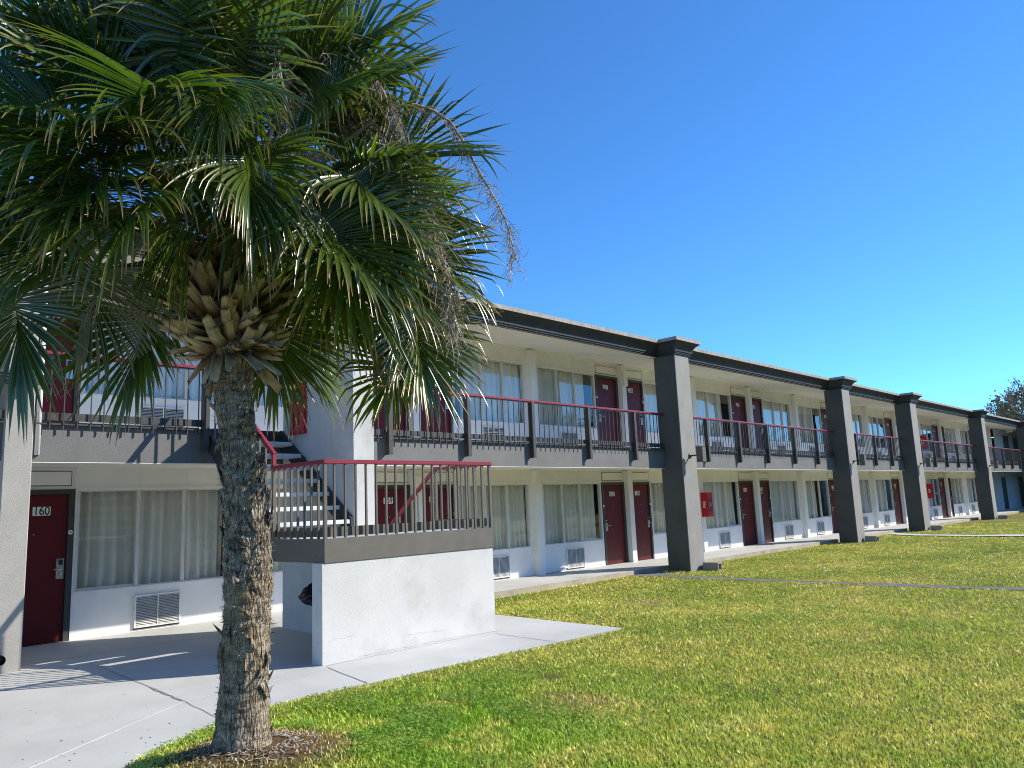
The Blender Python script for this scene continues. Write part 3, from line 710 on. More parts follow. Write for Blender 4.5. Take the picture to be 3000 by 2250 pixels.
for k in range(3): b.box(2.08, 2.6, 10.19, 10.199, 3.275+.04*k, 3.29+.04*k, 1)
b.obj('pillar_ledge', [M['bronze'], M['black']], pl_)
b = MB(); b.tube([(2.715,10.40,2.44),(2.715,10.40,5.1)], .03, 10); b.obj('conduit', M['wall'], motel)
b = MB(); b.tube([(2.42,10.36,.17),(2.42,10.22,.16)], .055, 18, 0, cap=False); b.tube([(2.42,10.222,.16),(2.42,10.34,.168)], .047, 18, 1, cap=False)
b.tube([(2.42,10.34,.168),(2.42,10.345,.168)], .047, 18, 1); b.tube([(2.42,10.30,.165),(2.42,10.33,.167)], .062, 18, 0); b.obj('drain_pipe', [M['tan_metal'], M['black']], motel)
b = MB(); b.tube([(14.62,12.30,.10),(14.2,12.28,.055),(13.85,12.26,.035),(13.72,12.255,.03)], .022, 8); b.obj('drain_pipe', M['white'], motel)

# balcony railings, one part per bay
def railing(x0, x1, posts, gap=.148):
    b = MB(); yb = YF-.055
    b.box(x0, x1, YF-.030, YF-.022, 2.86, 2.955)                              # kick plate
    n = int(round((x1-x0)/gap))
    for i in range(1, n):
        x = x0+(x1-x0)*i/n
        if min([abs(x-p) for p in posts] or [9]) < .05: continue
        b.box(x-.0055, x+.0055, yb-.008, yb+.008, 2.74, 3.655)
    b.bar((x0,yb,3.648),(x1,yb,3.648), .034, .014); b.bar((x0,yb+.02,2.815),(x1,yb+.02,2.815), .03, .02)
    r_ = b.obj('railing', M['bronze'], motel)
    for p in posts:
        q_ = MB(); q_.box(p-.045, p-.035, YF-.115, YF-.004, 2.53, 3.655); q_.box(p-.0345, p+.03, YF-.115, YF-.105, 2.53, 3.655); q_.obj('post', M['bronze'], r_)
    h = MB(); h.box(x0, x1, yb-.033, yb+.030, 3.656, 3.70); h.obj('handrail', M['red'], r_, bevel=.006)
railing(-5.9, 2.355, [-4.4,-2.6,-.8,1.0])
railing(2.67, 4.79, [4.74])
railing(6.32, 16.285, [7.88, 9.68, 11.45, 13.27, 15.0])
railing(16.955, 26.925, [18.32, 20.08, 21.83, 23.69, 25.44])
railing(27.625, 34.215, [28.93, 30.85, 32.69])
railing(35.005, 45.655, [36.52, 38.41, 40.27, 42.18, 44.04])
railing(46.385, 56.895, [47.7, 49.54, 51.54, 53.69, 55.83])
railing(57.605, 65.9, [59.4, 61.2, 63.0, 64.8])
# dark doorways at the far corner
for (x0, x1, fl) in ((60.0, 60.95, 0), (65.1, 66.6, 0), (62.1, 63.4, 1), (65.1, 67.5, 1)):
    b = MB(); z = fz(fl); b.box(x0, x1, YW-.02, YW-.001, z+.01, z+2.1, 0); b.box(x0-.06, x0-.001, YW-.03, YW-.001, z, z+2.16, 1); b.box(x1+.001, x1+.06, YW-.03, YW-.001, z, z+2.16, 1)
    b.obj('door', [M['stringer'], M['frame']], motel)
# the wing that turns the corner toward the lawn
b = MB(); b.box(63.2, 72, -14, 10.0, -.2, 5.35); wing = b.obj('wing', M['stucco_white'], motel)
b = MB(); b.box(62.4, 72.5, -14.2, 10.1, 5.352, 5.6); b.obj('wing_roof', [M['cornice']], wing)

# ------------------------------------------------------------------ staircase
st = thing('staircase', 'open riser staircase with white stucco base, grey landing and red handrails', 'staircase', (0,0,0))
LX0, LX1, LY0, LY1 = 4.77, 7.37, 7.46, 8.60
b = MB(); b.box(LX0-.03, LX1-.005, LY0+.012, LY0+.21, -.02, 1.07); b.box(LX1-.205, LX1-.005, LY0+.2105, LY1, -.02, 1.07)
bw = b.obj('base_wall', M['stucco_white'], st, bevel=.006)
b = MB()
def crack(x0, z0, x1, z1, n, a, w_):
    P = [(x0+(x1-x0)*i/n+random.uniform(-a,a), z0+(z1-z0)*i/n+random.uniform(-a,a)) for i in range(n+1)]
    for (xa,za),(xb,zb) in zip(P, P[1:]): ww = w_*random.uniform(.4,1.3); ww *= .55; b.add([(xa,LY0+.0095,za-ww),(xb,LY0+.0095,zb-ww),(xb,LY0+.0095,zb+ww),(xa,LY0+.0095,za+ww)], [(0,1,2,3)])
crack(4.80,.245,5.16,.262, 12, .008, .0018); crack(5.9,.16,6.5,.13, 16, .008, .0014); crack(6.93,.36,7.10,.37, 8, .010, .0022); crack(7.02,.35,7.06,.40, 5, .006, .0018); crack(6.35,.42,6.42,.56, 7, .006, .0012); crack(5.2,.020,6.9,.016, 40, .005, .0022)
b.obj('crack', M['joint'], bw)
b = MB(); b.box(5.95, 6.29, 8.61, YF-.002, -.02, 3.84); sw = b.obj('side_wall', M['stucco_white'], st, bevel=.008)
b = MB(); b.box(5.948, 6.292, 8.62, YF-.03, 3.841, 3.853); b.obj('coping', M['wall'], sw)
b = MB()
b.box(LX0, LX1, LY0, LY0+.035, 1.071, 1.33); b.box(LX0, LX0+.035, LY0+.0355, LY1, 1.071, 1.33); b.box(LX1-.035, LX1, LY0+.0355, LY1, 1.071, 1.33)
b.box(LX0+.036, LX1-.036, LY0+.036, LY1, 1.26, 1.325, 1)
b.box(LX0+.036, LX1-.036, LY1-.02, LY1+.02, 1.075, 1.255, 0)
b.obj('landing', [M['tan_metal'], M['tread']], st)
def flat_rail(name):
    b = MB(); gap = .1436; z0, z1 = 1.332, 2.155
    for i in range(1, 19):
        x = LX0+gap*i
        if x < LX1-.03: b.box(x-.016, x+.004, LY0+.004, LY0+.030, z0, z1)
    for i in range(1, 8):
        y = LY0+gap*i
        b.box(LX0+.004, LX0+.030, y-.004, y+.014, z0, z1); b.box(LX1-.030, LX1-.004, y-.004, y+.014, z0, z1)
    b.box(LX0+.06, LX1-.06, LY0+.055, LY0+.062, 1.35, 1.455); b.box(LX0+.055, LX0+.062, LY0+.063, LY1, 1.35, 1.455); b.box(LX1-.062, LX1-.055, LY0+.063, LY1, 1.35, 1.455)
    rl = b.obj('railing', M['tan_metal'], st)
    for (x, y) in ((LX0,LY0),(LX1-.036,LY0),(LX0,LY1-.03),(LX1-.036,LY1-.03)):
        q_ = MB(); q_.box(x, x+.036, y, y+.036, 1.331, 2.156); q_.obj('post', M['tan_metal'], rl)
    h = MB(); h.box(LX0-.012, LX1+.012, LY0-.012, LY0+.045, 2.157, 2.205); h.box(LX0-.012, LX0+.045, LY0+.0455, LY1+.02, 2.157, 2.205); h.box(LX1-.045, LX1+.012, LY0+.0455, LY1+.02, 2.157, 2.205)
    h.obj('handrail', M['red'], rl, bevel=.005)
flat_rail('railing')
# upper flight
NR = 8
for i in range(NR-1):
    z = 1.33 + (2.845-1.33)*(i+1)/NR; y = LY1 + .01 + (YF-LY1)*i/(NR-.4)
    b = MB(); b.box(4.86, 5.895, y, y+.30, z-.055, z); b.obj('tread', M['tread'], st, bevel=.006)
def stringer(x0, x1, yA, zA, yB, zB, mat='stringer'):
    b = MB(); d = .27
    P = [(yA,zA-d),(yA,zA),(yB,zB),(yB,zB-d)]
    b.add([(x0,y,z) for y,z in P]+[(x1,y,z) for y,z in P], [(0,1,2,3),(7,6,5,4),(0,4,5,1),(1,5,6,2),(2,6,7,3),(3,7,4,0)]); return b.obj('stringer', M[mat], st)
stringer(5.897, 5.945, 8.60, 1.53, YF-.004, 2.86); stringer(4.80, 4.855, 8.60, 1.45, YF-.004, 2.80)
b = MB(); b.box(4.86, 5.945, YF-.03, YF-.004, 2.66, 2.845); b.obj('riser', M['stringer'], st)
# lower flight, going back down to the walkway on the right
for i in range(6):
    z = 1.33*(6-i)/7; y = LY1 + .02 + i*.255
    b = MB(); b.box(6.36, 7.29, y, y+.29, z-.055, z); b.obj('tread', M['tread'], st, bevel=.006)
stringer(7.295, 7.345, 8.60, 1.42, 10.30, .14); stringer(6.30, 6.35, 8.60, 1.42, 10.30, .14)
b = MB()
b.bar((LX1-.018,LY1+.02,2.17),(LX1-.018,10.25,.95), .045, .05, mat=0); b.obj('handrail', M['red'], st, bevel=.004); b = MB(); b.bar((LX0+.018,LY1-.01,2.205),(LX0+.018,LY1-.01,2.36), .03, .05, up=(1,0,0)); b.bar((LX0+.018,LY1-.02,2.34),(LX0+.018,10.30,3.68), .05, .055)
b.obj('handrail', M['red'], st, bevel=.004)
b = MB(); b2 = MB()
for i in range(11):
    t = (i+.5)/11; y = LY1+.02+(10.25-LY1)*t; z = 2.17+(.95-2.17)*t; zl = 1.42+(.14-1.42)*t
    b.box(LX1-.03, LX1-.008, y-.009, y+.009, zl-.05, z-.02)
    y = LY1+(10.3-LY1)*t; z = 2.34+(3.68-2.34)*t; zl = 1.45+(2.80-1.45)*t
    b2.box(LX0+.03, LX0+.052, y-.009, y+.009, zl-.06, z-.02)
b.obj('balustrade', M['tan_metal'], st); b2.obj('balustrade', M['tan_metal'], st)
b = MB()
for y, z in ((9.80,2.33),(9.62,2.20),(9.06,1.78),(8.72,1.46)):
    b.tube([(5.95,y,z+.08),(5.944,y,z+.08)], .016, 8, 0)
b.obj('bolt', M['stringer'], st)

# ------------------------------------------------------------------ loose fittings
# glazed red cabinet on the stair wall
fc = thing('extinguisher_cabinet', 'tall red framed extinguisher cabinet with clear front on the stair side wall', 'cabinet', (5.95, 9.94, 2.76))
b = MB(); b.box(-.055,-.002,-.19,-.10,0,.76); b.box(-.055,-.002,.10,.19,0,.76); b.box(-.055,-.002,-.099,.099,0,.10); b.box(-.055,-.002,-.099,.099,.66,.76); b.box(-.010,-.002,-.099,.099,.101,.659, 1)
b.obj('frame', [M['redbox'], M['stringer']], fc, bevel=.006)
b = MB(); b.add([(-.04,-.099,.101),(-.04,.099,.101),(-.04,.099,.659),(-.04,-.099,.659)], [(0,1,2,3)]); b.obj('pane', M['glass'], fc)
b = MB(); b.tube([(-.022,.0,.13),(-.022,.0,.45),(-.022,0,.50)], [.045,.045,.02], 12); b.obj('extinguisher', M['redbox'], fc)
def firebox(label, loc):
    t = thing('extinguisher_box', label, 'extinguisher box', loc, 'red extinguisher boxes on the pilasters')
    b = MB(); b.box(-.15,.15,-.24,-.001,0,.72); b.obj('body', M['redbox'], t, bevel=.01)
    b = MB(); b.box(-.11,.11,-.246,-.2405,.10,.62,0); b.box(-.07,.07,-.248,-.2465,.16,.56,1); b.obj('door', [M['redbox'], M['stringer']], t)
    # upright white word on the side toward the stairs and on the front
    for nm_, rot, lc, sz in (('lettering', (R(90),0,R(-90)), (-.1508,-.125,.36), .115), ('lettering', (R(90),0,0), (.0,-.2492,.36), .07)):
        cu = bpy.data.curves.new('lettering', 'FONT'); cu.body = 'FIRE'; cu.size = sz; cu.align_x = 'CENTER'; cu.align_y = 'CENTER'; cu.offset = .002; cu.extrude = .0004
        to = bpy.data.objects.new('lettering', cu); COL.objects.link(to); bpy.context.view_layer.update()
        me = bpy.data.meshes.new_from_object(to.evaluated_get(bpy.context.evaluated_depsgraph_get())); me.materials.append(M['white'])
        bpy.data.objects.remove(to)
        me.transform(Matrix.Rotation(R(90), 4, 'Z'))      # the word reads upward
        o = link('lettering', me, t, lc); o.rotation_euler = rot
firebox('red extinguisher box on the ground floor pilaster just past the first big pillar', (21.0, YW-.15, 1.04))
firebox('red extinguisher box on the ground floor pilaster beside the fourth big pillar', (43.2, YW-.15, 1.10))
firebox('red extinguisher box on the upper floor pilaster beside the fourth big pillar', (43.2, YW-.15, DZ+.70))
# pillar lamps
def lamp(x, label):
    t = thing('wall_lamp', label, 'wall lamp', (x, 9.92, 2.60), 'grey box lamps on the big pillars')
    b = MB(); b.box(-.085,.085,-.40,-.23,-.14,.22); b.obj('body', M['tan_metal'], t, bevel=.006)
    b = MB(); b.tube([(0,-.001,.03),(0,-.02,.03)], .06, 14); b.tube([(0,-.021,.03),(0,-.229,.03)], .02, 8); b.obj('bracket', M['bronze'], t)
    b = MB(); b.box(-.045,.045,-.345,-.245,-.145,-.141); b.obj('lens', M['white'], t)
for (x0, x1), nm_ in zip(PX, ('first', 'second', 'third', 'fourth')):
    lamp((x0+x1)/2+.03, 'grey box lamp on the front of the %s big pillar from the stairs' % nm_)
# white emergency light boxes
def ebox(x, z, label):
    t = thing('emergency_light', label, 'light fixture', (x, YW-.15, z), 'white emergency light boxes')
    b = MB(); b.box(-.085,.085,-.07,-.001,0,.36); b.obj('housing', M['white'], t, bevel=.008)
    b = MB(); b.box(-.07,.07,-.075,-.0705,.03,.10); b.obj('lens', M['grille'], t)
ebox(17.30, DZ+1.86, 'white light box high between upstairs doors 257 and 256')
ebox(9.92, 1.93, 'white light box between downstairs doors 159 and 158 behind the landing')
ebox(39.5, DZ+1.75, 'white light box between upstairs doors 251 and 250')
# exit sign under the upper soffit
t = thing('exit_sign', 'small white exit sign hanging under the far upper soffit', 'exit sign', (58.9, 11.3, 4.98))
b = MB(); b.box(-.02,.02,-.18,.18,0,.2); b.box(-.01,.01,-.02,.02,.2005,.27); b.obj('panel', M['white'], t)
cu = bpy.data.curves.new('lettering', 'FONT'); cu.body = 'EXIT'; cu.size = .16; cu.align_x = 'CENTER'; cu.align_y = 'CENTER'; cu.offset = .002
to = bpy.data.objects.new('lettering', cu); COL.objects.link(to); bpy.context.view_layer.update()
me = bpy.data.meshes.new_from_object(to.evaluated_get(bpy.context.evaluated_depsgraph_get())); me.materials.append(M['ink']); bpy.data.objects.remove(to)
o = link('lettering', me, t, (-.0215,0,.1)); o.rotation_euler = (R(90),0,R(-90))
# hollow concrete blocks at the pillar feet
def cblock(x, y, label, rz=0):
    t = thing('concrete_block', label, 'concrete block', (x, y, float(lawn_h(x,y))-.01), 'hollow concrete blocks at the pillar feet'); t.rotation_euler.z = rz
    b = MB(); w_, l, h, k = .10, .20, .20, .034
    b.box(-w_, -w_+k, -l, l, 0, h); b.box(w_-k, w_, -l, l, 0, h); b.box(-w_+k+.0005, w_-k-.0005, -l, l, 0, k); b.box(-w_+k+.0005, w_-k-.0005, -l, l, h-k, h)
    b.box(-w_+k+.0005, w_-k-.0005, .05, .08, k+.0005, h-k-.0005, 1)
    b.obj('block_shell', [M['block'], M['stringer']], t, bevel=.004)
for (x0, x1), nm_ in zip(PX, ('first', 'second', 'third', 'fourth')):
    cblock(x0+.56, 9.66, 'hollow concrete block lying at the foot of the %s big pillar from the stairs' % nm_, R(random.uniform(-6,6)))
# black rubbish bag hung inside the landing base
rr = random.Random(3); b = MB(); rows = 14; cols = 18; V = []
for i in range(rows+1):
    t = i/rows; z = .585 + .26*t; r = .02 + .19*math.sin(math.pi*min(1, (t*.95+.03)))**.7*(1-.25*t)
    for j in range(cols):
        a = 2*math.pi*j/cols; k = 1 + .18*math.sin(a*5+t*6) + rr.uniform(-.08,.08); V.append((4.93+r*k*math.cos(a), 7.87+r*.9*k*math.sin(a), z))
b.add(V, [(i*cols+j, i*cols+(j+1)%cols, (i+1)*cols+(j+1)%cols, (i+1)*cols+j) for i in range(rows) for j in range(cols)], 0, False)
b.tube([(4.93,7.87,.84),(4.95,7.80,1.0),(4.96,7.69,1.06)], [.03,.012,.02], 6)
tag(b.obj('rubbish_bag', M['bag']), 'black plastic rubbish bag hanging in the shade behind the white stair base', 'bag')

# ------------------------------------------------------------------ the palm
palm = thing('palm_tree', 'cabbage palm with shaggy trunk and broad fan leaf crown in the foreground', 'palm tree', (PALM[0], PALM[1], .08))
PZ = Vector((PALM[0], PALM[1], .08))
AX = [(.02,.00,.222),(.12,.003,.200),(.25,.006,.178),(.45,.012,.165),(.75,.025,.160),(1.05,.032,.155),(1.4,.034,.147),(1.75,0.0,.132),(2.0,-.022,.128),(2.36,-.072,.132),(2.5,-.08,.130),(2.70,-.092,.142),(2.82,-.105,.20),(2.98,-.125,.25),(3.15,-.145,.25),(3.35,-.14,.20),(3.6,-.12,.12),(3.8,-.10,.05)]
RV = Vector((.89,-.456,0))
def trunk_at(z):
    zs = [a[0] for a in AX]; return np.interp(z, zs, [a[1] for a in AX]), np.interp(z, zs, [a[2] for a in AX])
def trunk():
    nA, nZ = 110, 430; zs = np.linspace(.0, 3.7, nZ); V = np.zeros((nZ, nA, 3)); an = np.linspace(0, 2*np.pi, nA, endpoint=False)
    for i, z in enumerate(zs):
        off, r = trunk_at(z); c = Vector((PALM[0], PALM[1], 0)) + RV*off
        for j, a in enumerate(an):
            ca, sa = math.cos(a), math.sin(a); p = Vector((ca*r, sa*r, z))
            rg = mnoise.noise((ca*1.2, sa*1.2, z*34)); rg2 = mnoise.noise((ca*3, sa*3, z*16+9)); fs = mnoise.noise((ca*16, sa*16, z*2.2)); lump = mnoise.noise((ca*1.8, sa*1.8, z*3.4+4))
            d = .005*rg + .004*rg2 + .004*fs + .008*lump - .008
            if 1.05 < z < 1.95:                     # shaggy zone of broken leaf bases: diagonal overlapping plates
                k = min(1, (z-1.05)/.12, (1.95-z)/.25); u = (a*3.2/math.pi + z*5.2); vv = (a*3.2/math.pi - z*5.2)
                pl = (u - math.floor(u)) * (1-abs(2*(vv-math.floor(vv))-1)*.6); d += k*(.024*pl - .012 + .012*mnoise.noise((ca*5, sa*5, z*9)))
            if z < .2: d += .012*abs(fs)*(1-z/.2)
            V[i,j] = (c.x+ca*(r+d), c.y+sa*(r+d), z)
    idx = np.arange(nZ*nA).reshape(nZ, nA); nx_ = np.roll(idx, -1, 1)
    q = np.stack([idx[:-1], nx_[:-1], nx_[1:], idx[1:]], -1).reshape(-1,4)
    V = V.reshape(-1,3) - np.array(PZ)
    link('trunk', np_mesh('trunk', V, q, M['bark'], smooth=True), palm)
trunk()
def rect_plank(b, tips, base, dirv, side, up_, L, w0, w1, th, bend, n=5, ragged=.3, seed=0):
    """a split leaf base: broad at the trunk, curved, with a torn end"""
    rr = random.Random(seed); p = Vector(base); d = Vector(dirv).normalized(); V = []; T = []
    for i in range(n+1):
        t = i/n; wv = w0+(w1-w0)*t; s_ = Vector(side); nrm = d.cross(s_).normalized(); thick = th*(1-.55*t)
        for u in (-1, -.4, .4, 1):
            cup = (u*u-.3)*wv*.28; e = rr.uniform(-.05,.05)*ragged if i == n else 0
            V.append(p + s_*(u*wv/2) + nrm*cup + d*e*1.5); T.append(t)
        for u in (1, .4, -.4, -1):
            cup = (u*u-.3)*wv*.28; V.append(p + s_*(u*wv/2*.96) + nrm*(cup+thick)); T.append(t)
        p = p + d*(L/n); d = (d + Vector(up_)*bend/n).normalized()
    F = []
    for i in range(n):
        for j in range(8): F.append((i*8+j, i*8+(j+1)%8, (i+1)*8+(j+1)%8, (i+1)*8+j))
    F.append(tuple(range(7,-1,-1))); F.append(tuple(n*8+j for j in range(8)))
    b.add([v-PZ for v in V], F, 0, False); tips += T
def boots():
    b = MB(); tips = []; ga = 2.39996
    for k in range(260):
        z = (2.72 if k < 14 else 2.72 + .68*((k-14)/246)**1.15); a = k*ga + .3; off, r = trunk_at(z); t = k/260
        r = r*.84; c = Vector((PALM[0],PALM[1],0)) + RV*off; o = Vector((math.cos(a), math.sin(a), 0)); rr = random.Random(k)
        el = R(-6 + 56*t + rr.uniform(-22,22)); L = rr.uniform(.09,.27) + .12*math.sin(math.pi*t); bend = rr.uniform(-.1,.9); o = (o + Vector((-o.y,o.x,0))*rr.uniform(-.45,.45)).normalized()
        if k < 14: el = R(rr.uniform(-75,-20)); L = rr.uniform(.14,.36); bend = -.2
        d = o*math.cos(el) + Vector((0,0,1))*math.sin(el); s_ = Vector((-o.y,o.x,0)); s_ = (s_ + Vector((0,0,rr.uniform(-.6,.6)))).normalized()
        rect_plank(b, tips, c+o*r+Vector((0,0,z)), d, s_, (0,0,1), L, rr.uniform(.06,.11), rr.uniform(.035,.08), .013, bend, seed=k)
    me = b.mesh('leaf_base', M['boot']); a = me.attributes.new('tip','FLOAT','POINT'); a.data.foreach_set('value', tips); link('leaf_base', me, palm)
    # torn husk stubs lower on the trunk
    b = MB(); tips = []
    for k in range(290):
        rr = random.Random(500+k); z = rr.choice([rr.uniform(1.0,1.95), rr.uniform(1.05,1.85), rr.uniform(.1,2.5)]); a = rr.uniform(0,6.283); off, r = trunk_at(z); c = Vector((PALM[0],PALM[1],0)) + RV*off
        o = Vector((math.cos(a), math.sin(a), 0)); big = 1.0 < z < 1.95
        el = R(rr.uniform(74,90)) if big else R(rr.uniform(40,84))*rr.choice((1,1,-1)); s_ = Vector((-o.y,o.x,0)); sk = rr.choice((-1,1))*rr.uniform(.2,.8)
        d = (o*math.cos(el) + Vector((0,0,math.sin(el))) + s_*sk*.9).normalized(); s2 = (s_ - d*s_.dot(d)).normalized()
        L = rr.uniform(.09,.17) if big else rr.uniform(.03,.09)
        rect_plank(b, tips, c+o*(r-.012)+Vector((0,0,z)), d, s2, -o, L, rr.uniform(.06,.11) if big else rr.uniform(.03,.07), rr.uniform(.05,.09) if big else rr.uniform(.025,.05), .012, rr.uniform(.1,.5), 4, 1.0, seed=k)
    for k in range(1500):                                            # frayed fibres along the silhouette
        rr = random.Random(900+k); z = rr.choice([rr.uniform(.9,2.0), rr.uniform(.1,2.6)]); a = rr.uniform(0,6.283); off, r = trunk_at(z); c = Vector((PALM[0],PALM[1],z)) + RV*off; o = Vector((math.cos(a), math.sin(a), 0))
        d = (o*rr.uniform(.4,1.1) + Vector((0,0,rr.uniform(-.3,1))) + Vector((-o.y,o.x,0))*rr.uniform(-.6,.6)).normalized(); L = rr.uniform(.015,.06); s_ = d.cross(o+Vector((0,.01,.3))).normalized()*rr.uniform(.001,.004)
        p = c+o*(r-.004)-PZ; b.add([p-s_, p+s_, p+d*L+s_*.1, p+d*L-s_*.1], [(0,1,2,3)])
    b.obj('bark_fibre', M['bark'], palm)
boots()

def frond(core, hub, axis_, nrm, L, seed, nseg=64, droop=.10, spread=142, stiff=1.0, age=.2, pet=True):
    rr = random.Random(seed); core = Vector(core); hub = Vector(hub); ax = Vector(axis_).normalized(); nv = Vector(nrm); nv = (nv - ax*nv.dot(ax)).normalized(); lat = nv.cross(ax)
    V = []; F = []; T = []; A = []; MI = []
    def quad(i0, i1, i2, i3, m_): F.append((i0,i1,i2,i3)); MI.append(m_)
    if pet:
        mid = (core+hub)/2 + Vector((0,0,.10*(hub-core).length)); n = 8; pr = None
        for i in range(n+1):
            t = i/n; p = core*(1-t)**2 + mid*2*t*(1-t) + hub*t*t; dd = ((mid-core)*(1-t) + (hub-mid)*t).normalized()
            s_ = dd.cross(Vector((0,0,1))); s_ = s_.normalized() if s_.length > .05 else lat; u_ = s_.cross(dd).normalized(); wv = .026*(1-t)+.011; o = len(V)
            for (a_, b_) in ((-1,.3),(0,-.8),(1,.3),(0,.5)): V.append(p + s_*wv*a_ + u_*wv*.6*b_); T.append(.1); A.append(age)
            if pr is not None:
                for j in range(4): quad(pr+j, pr+(j+1)%4, o+(j+1)%4, o+j, 1)
            pr = o
    cl = L*.34; Z = Vector((0,0,-1)); NS = 9
    cdir = ax.copy(); cp = [hub.copy()]
    for i in range(8):
        cp.append(cp[-1] + cdir*(cl/8)); cdir = (cdir + Z*.07 - nv*.07).normalized()
    def costa(t):
        f_ = max(0, min(.9999, t))*8; i = int(f_); return cp[i].lerp(cp[i+1], f_-i)
    for k in range(nseg):
        a = -spread + 2*spread*(k+.5)/nseg; an = abs(a)/spread
        p = costa((1-an)**1.3); aa = R(a*.93 + rr.uniform(-3,3)); lift = .48*math.sin(min(1,an*1.1)*math.pi)
        d = (ax*math.cos(aa) + lat*math.sin(aa) + nv*(lift + rr.uniform(-.03,.03)) + Z*.04).normalized()
        ln = L*(.62 + .36*math.cos(R(a*.62)))*rr.uniform(.85,1.12); ln *= 1-.34*(1-an)*.55
        brk = rr.random() < .42*stiff; bt = rr.uniform(.42,.8); bs = rr.uniform(.6,1.5); g = droop*rr.uniform(.4,1.3); agek = min(1, max(0, age*.7 + rr.uniform(-.25,.25)))
        pr = None; tw = rr.uniform(-.5,.5); dang = R(2*spread/nseg*.93)
        for i in range(NS+1):
            t = i/NS; r_ = ln*t
            wd = min(max(.004, dang*r_*.52 + .003), .0180*rr.uniform(.8,1.1)*L/.85)
            if t > .45: wd *= max(.03, 1-((t-.45)/.55)**1.35)
            s_ = d.cross(nv); s_ = s_.normalized() if s_.length > .03 else lat
            n2 = s_.cross(d).normalized(); q_ = tw*t*t; s3 = s_*math.cos(q_) + n2*math.sin(q_); n3 = n2*math.cos(q_) - s_*math.sin(q_)
            fold = wd*.75*(1-.4*t); o = len(V)
            V.extend((p - s3*wd + n3*fold, p, p + s3*wd + n3*fold)); T.extend((t,t,t)); A.extend((agek,)*3)
            if pr is not None: quad(pr, pr+1, o+1, o, 0); quad(pr+1, pr+2, o+2, o+1, 0)
            pr = o; gg = g*(.15 + 1.6*t*t)
            if brk and t > bt: gg += bs*(.5 if t < bt+.2 else .25)
            d = (d + Z*gg*.9).normalized(); p = p + d*(ln/NS)
    V = [tuple(v-PZ) for v in V]
    return link('frond', np_mesh('frond', np.array(V), np.array(F), [M['frond'], M['petiole']], {'tip': T, 'age': A}, False, np.array(MI)), palm)
CORE = Vector((2.49, 5.08, 3.48)); VD = Vector((.456,.89,0))
EXPL = [('A',(3.30,4.38,4.31),(3.91,3.96,4.42),.98,.05,.3),('B',(2.72,4.35,3.60),(3.22,3.80,2.97),1.08,.10,.4),('C',(3.60,4.40,3.06),(3.69,4.24,2.32),.88,.06,.5),('D',(1.56,5.33,4.69),(1.23,5.39,5.40),1.1,.05,.1),('D2',(1.85,5.07,4.75),(1.97,4.78,5.58),1.1,.05,.1),
('E',(2.24,4.36,3.87),(2.19,4.11,3.03),1.0,.12,.35),('H',(2.96,4.61,4.98),(3.44,4.25,5.50),1.0,.06,.3),('I',(2.52,4.67,4.95),(2.51,4.51,5.78),1.1,.06,.2),('J',(1.72,4.70,3.68),(1.50,4.46,2.79),1.0,.12,.2),('K',(2.15,5.65,3.17),(1.96,5.89,2.36),.98,.05,.0),('L',(1.30,5.68,3.12),(1.37,5.65,2.39),.9,.06,.05),
('M',(1.40,5.41,3.94),(.85,5.58,3.66),1.0,.10,.15),('N',(1.51,5.02,3.48),(1.21,4.95,2.72),.98,.10,.15),('O',(2.99,5.38,3.14),(3.15,5.50,2.44),.88,.07,.5),('Q',(3.50,4.45,3.64),(4.15,4.11,3.30),.98,.08,.5),('R',(3.52,4.62,4.05),(4.42,4.31,3.99),1.0,.07,.4),('S',(1.29,5.58,4.45),(.74,5.75,4.69),1.0,.07,.1),
('T',(2.05,4.40,4.38),(1.86,4.05,3.44),1.0,.14,.25),('U',(2.92,4.29,3.95),(3.49,3.78,3.45),1.0,.12,.45),('V',(1.49,4.74,3.95),(1.10,4.52,3.34),1.0,.12,.2)]
EXPL += [('X1',(1.35,5.0,4.15),(.85,4.95,3.95),1.0,.10,.15),('X2',(1.80,4.62,4.30),(1.45,4.30,4.05),1.0,.12,.2),('X3',(1.75,5.2,4.35),(1.25,5.2,4.75),1.05,.06,.1),('X4',(1.15,5.5,3.65),(.75,5.5,3.15),.95,.08,.1),
 ('X5',(2.20,4.75,4.72),(2.05,4.45,5.40),1.1,.06,.15),('X6',(2.75,4.45,4.55),(3.15,4.05,4.85),1.05,.08,.3),('X7',(3.15,4.40,3.55),(3.65,4.0,2.95),.95,.10,.5),('X8',(1.55,4.85,3.85),(1.15,4.6,3.3),1.0,.12,.2)]
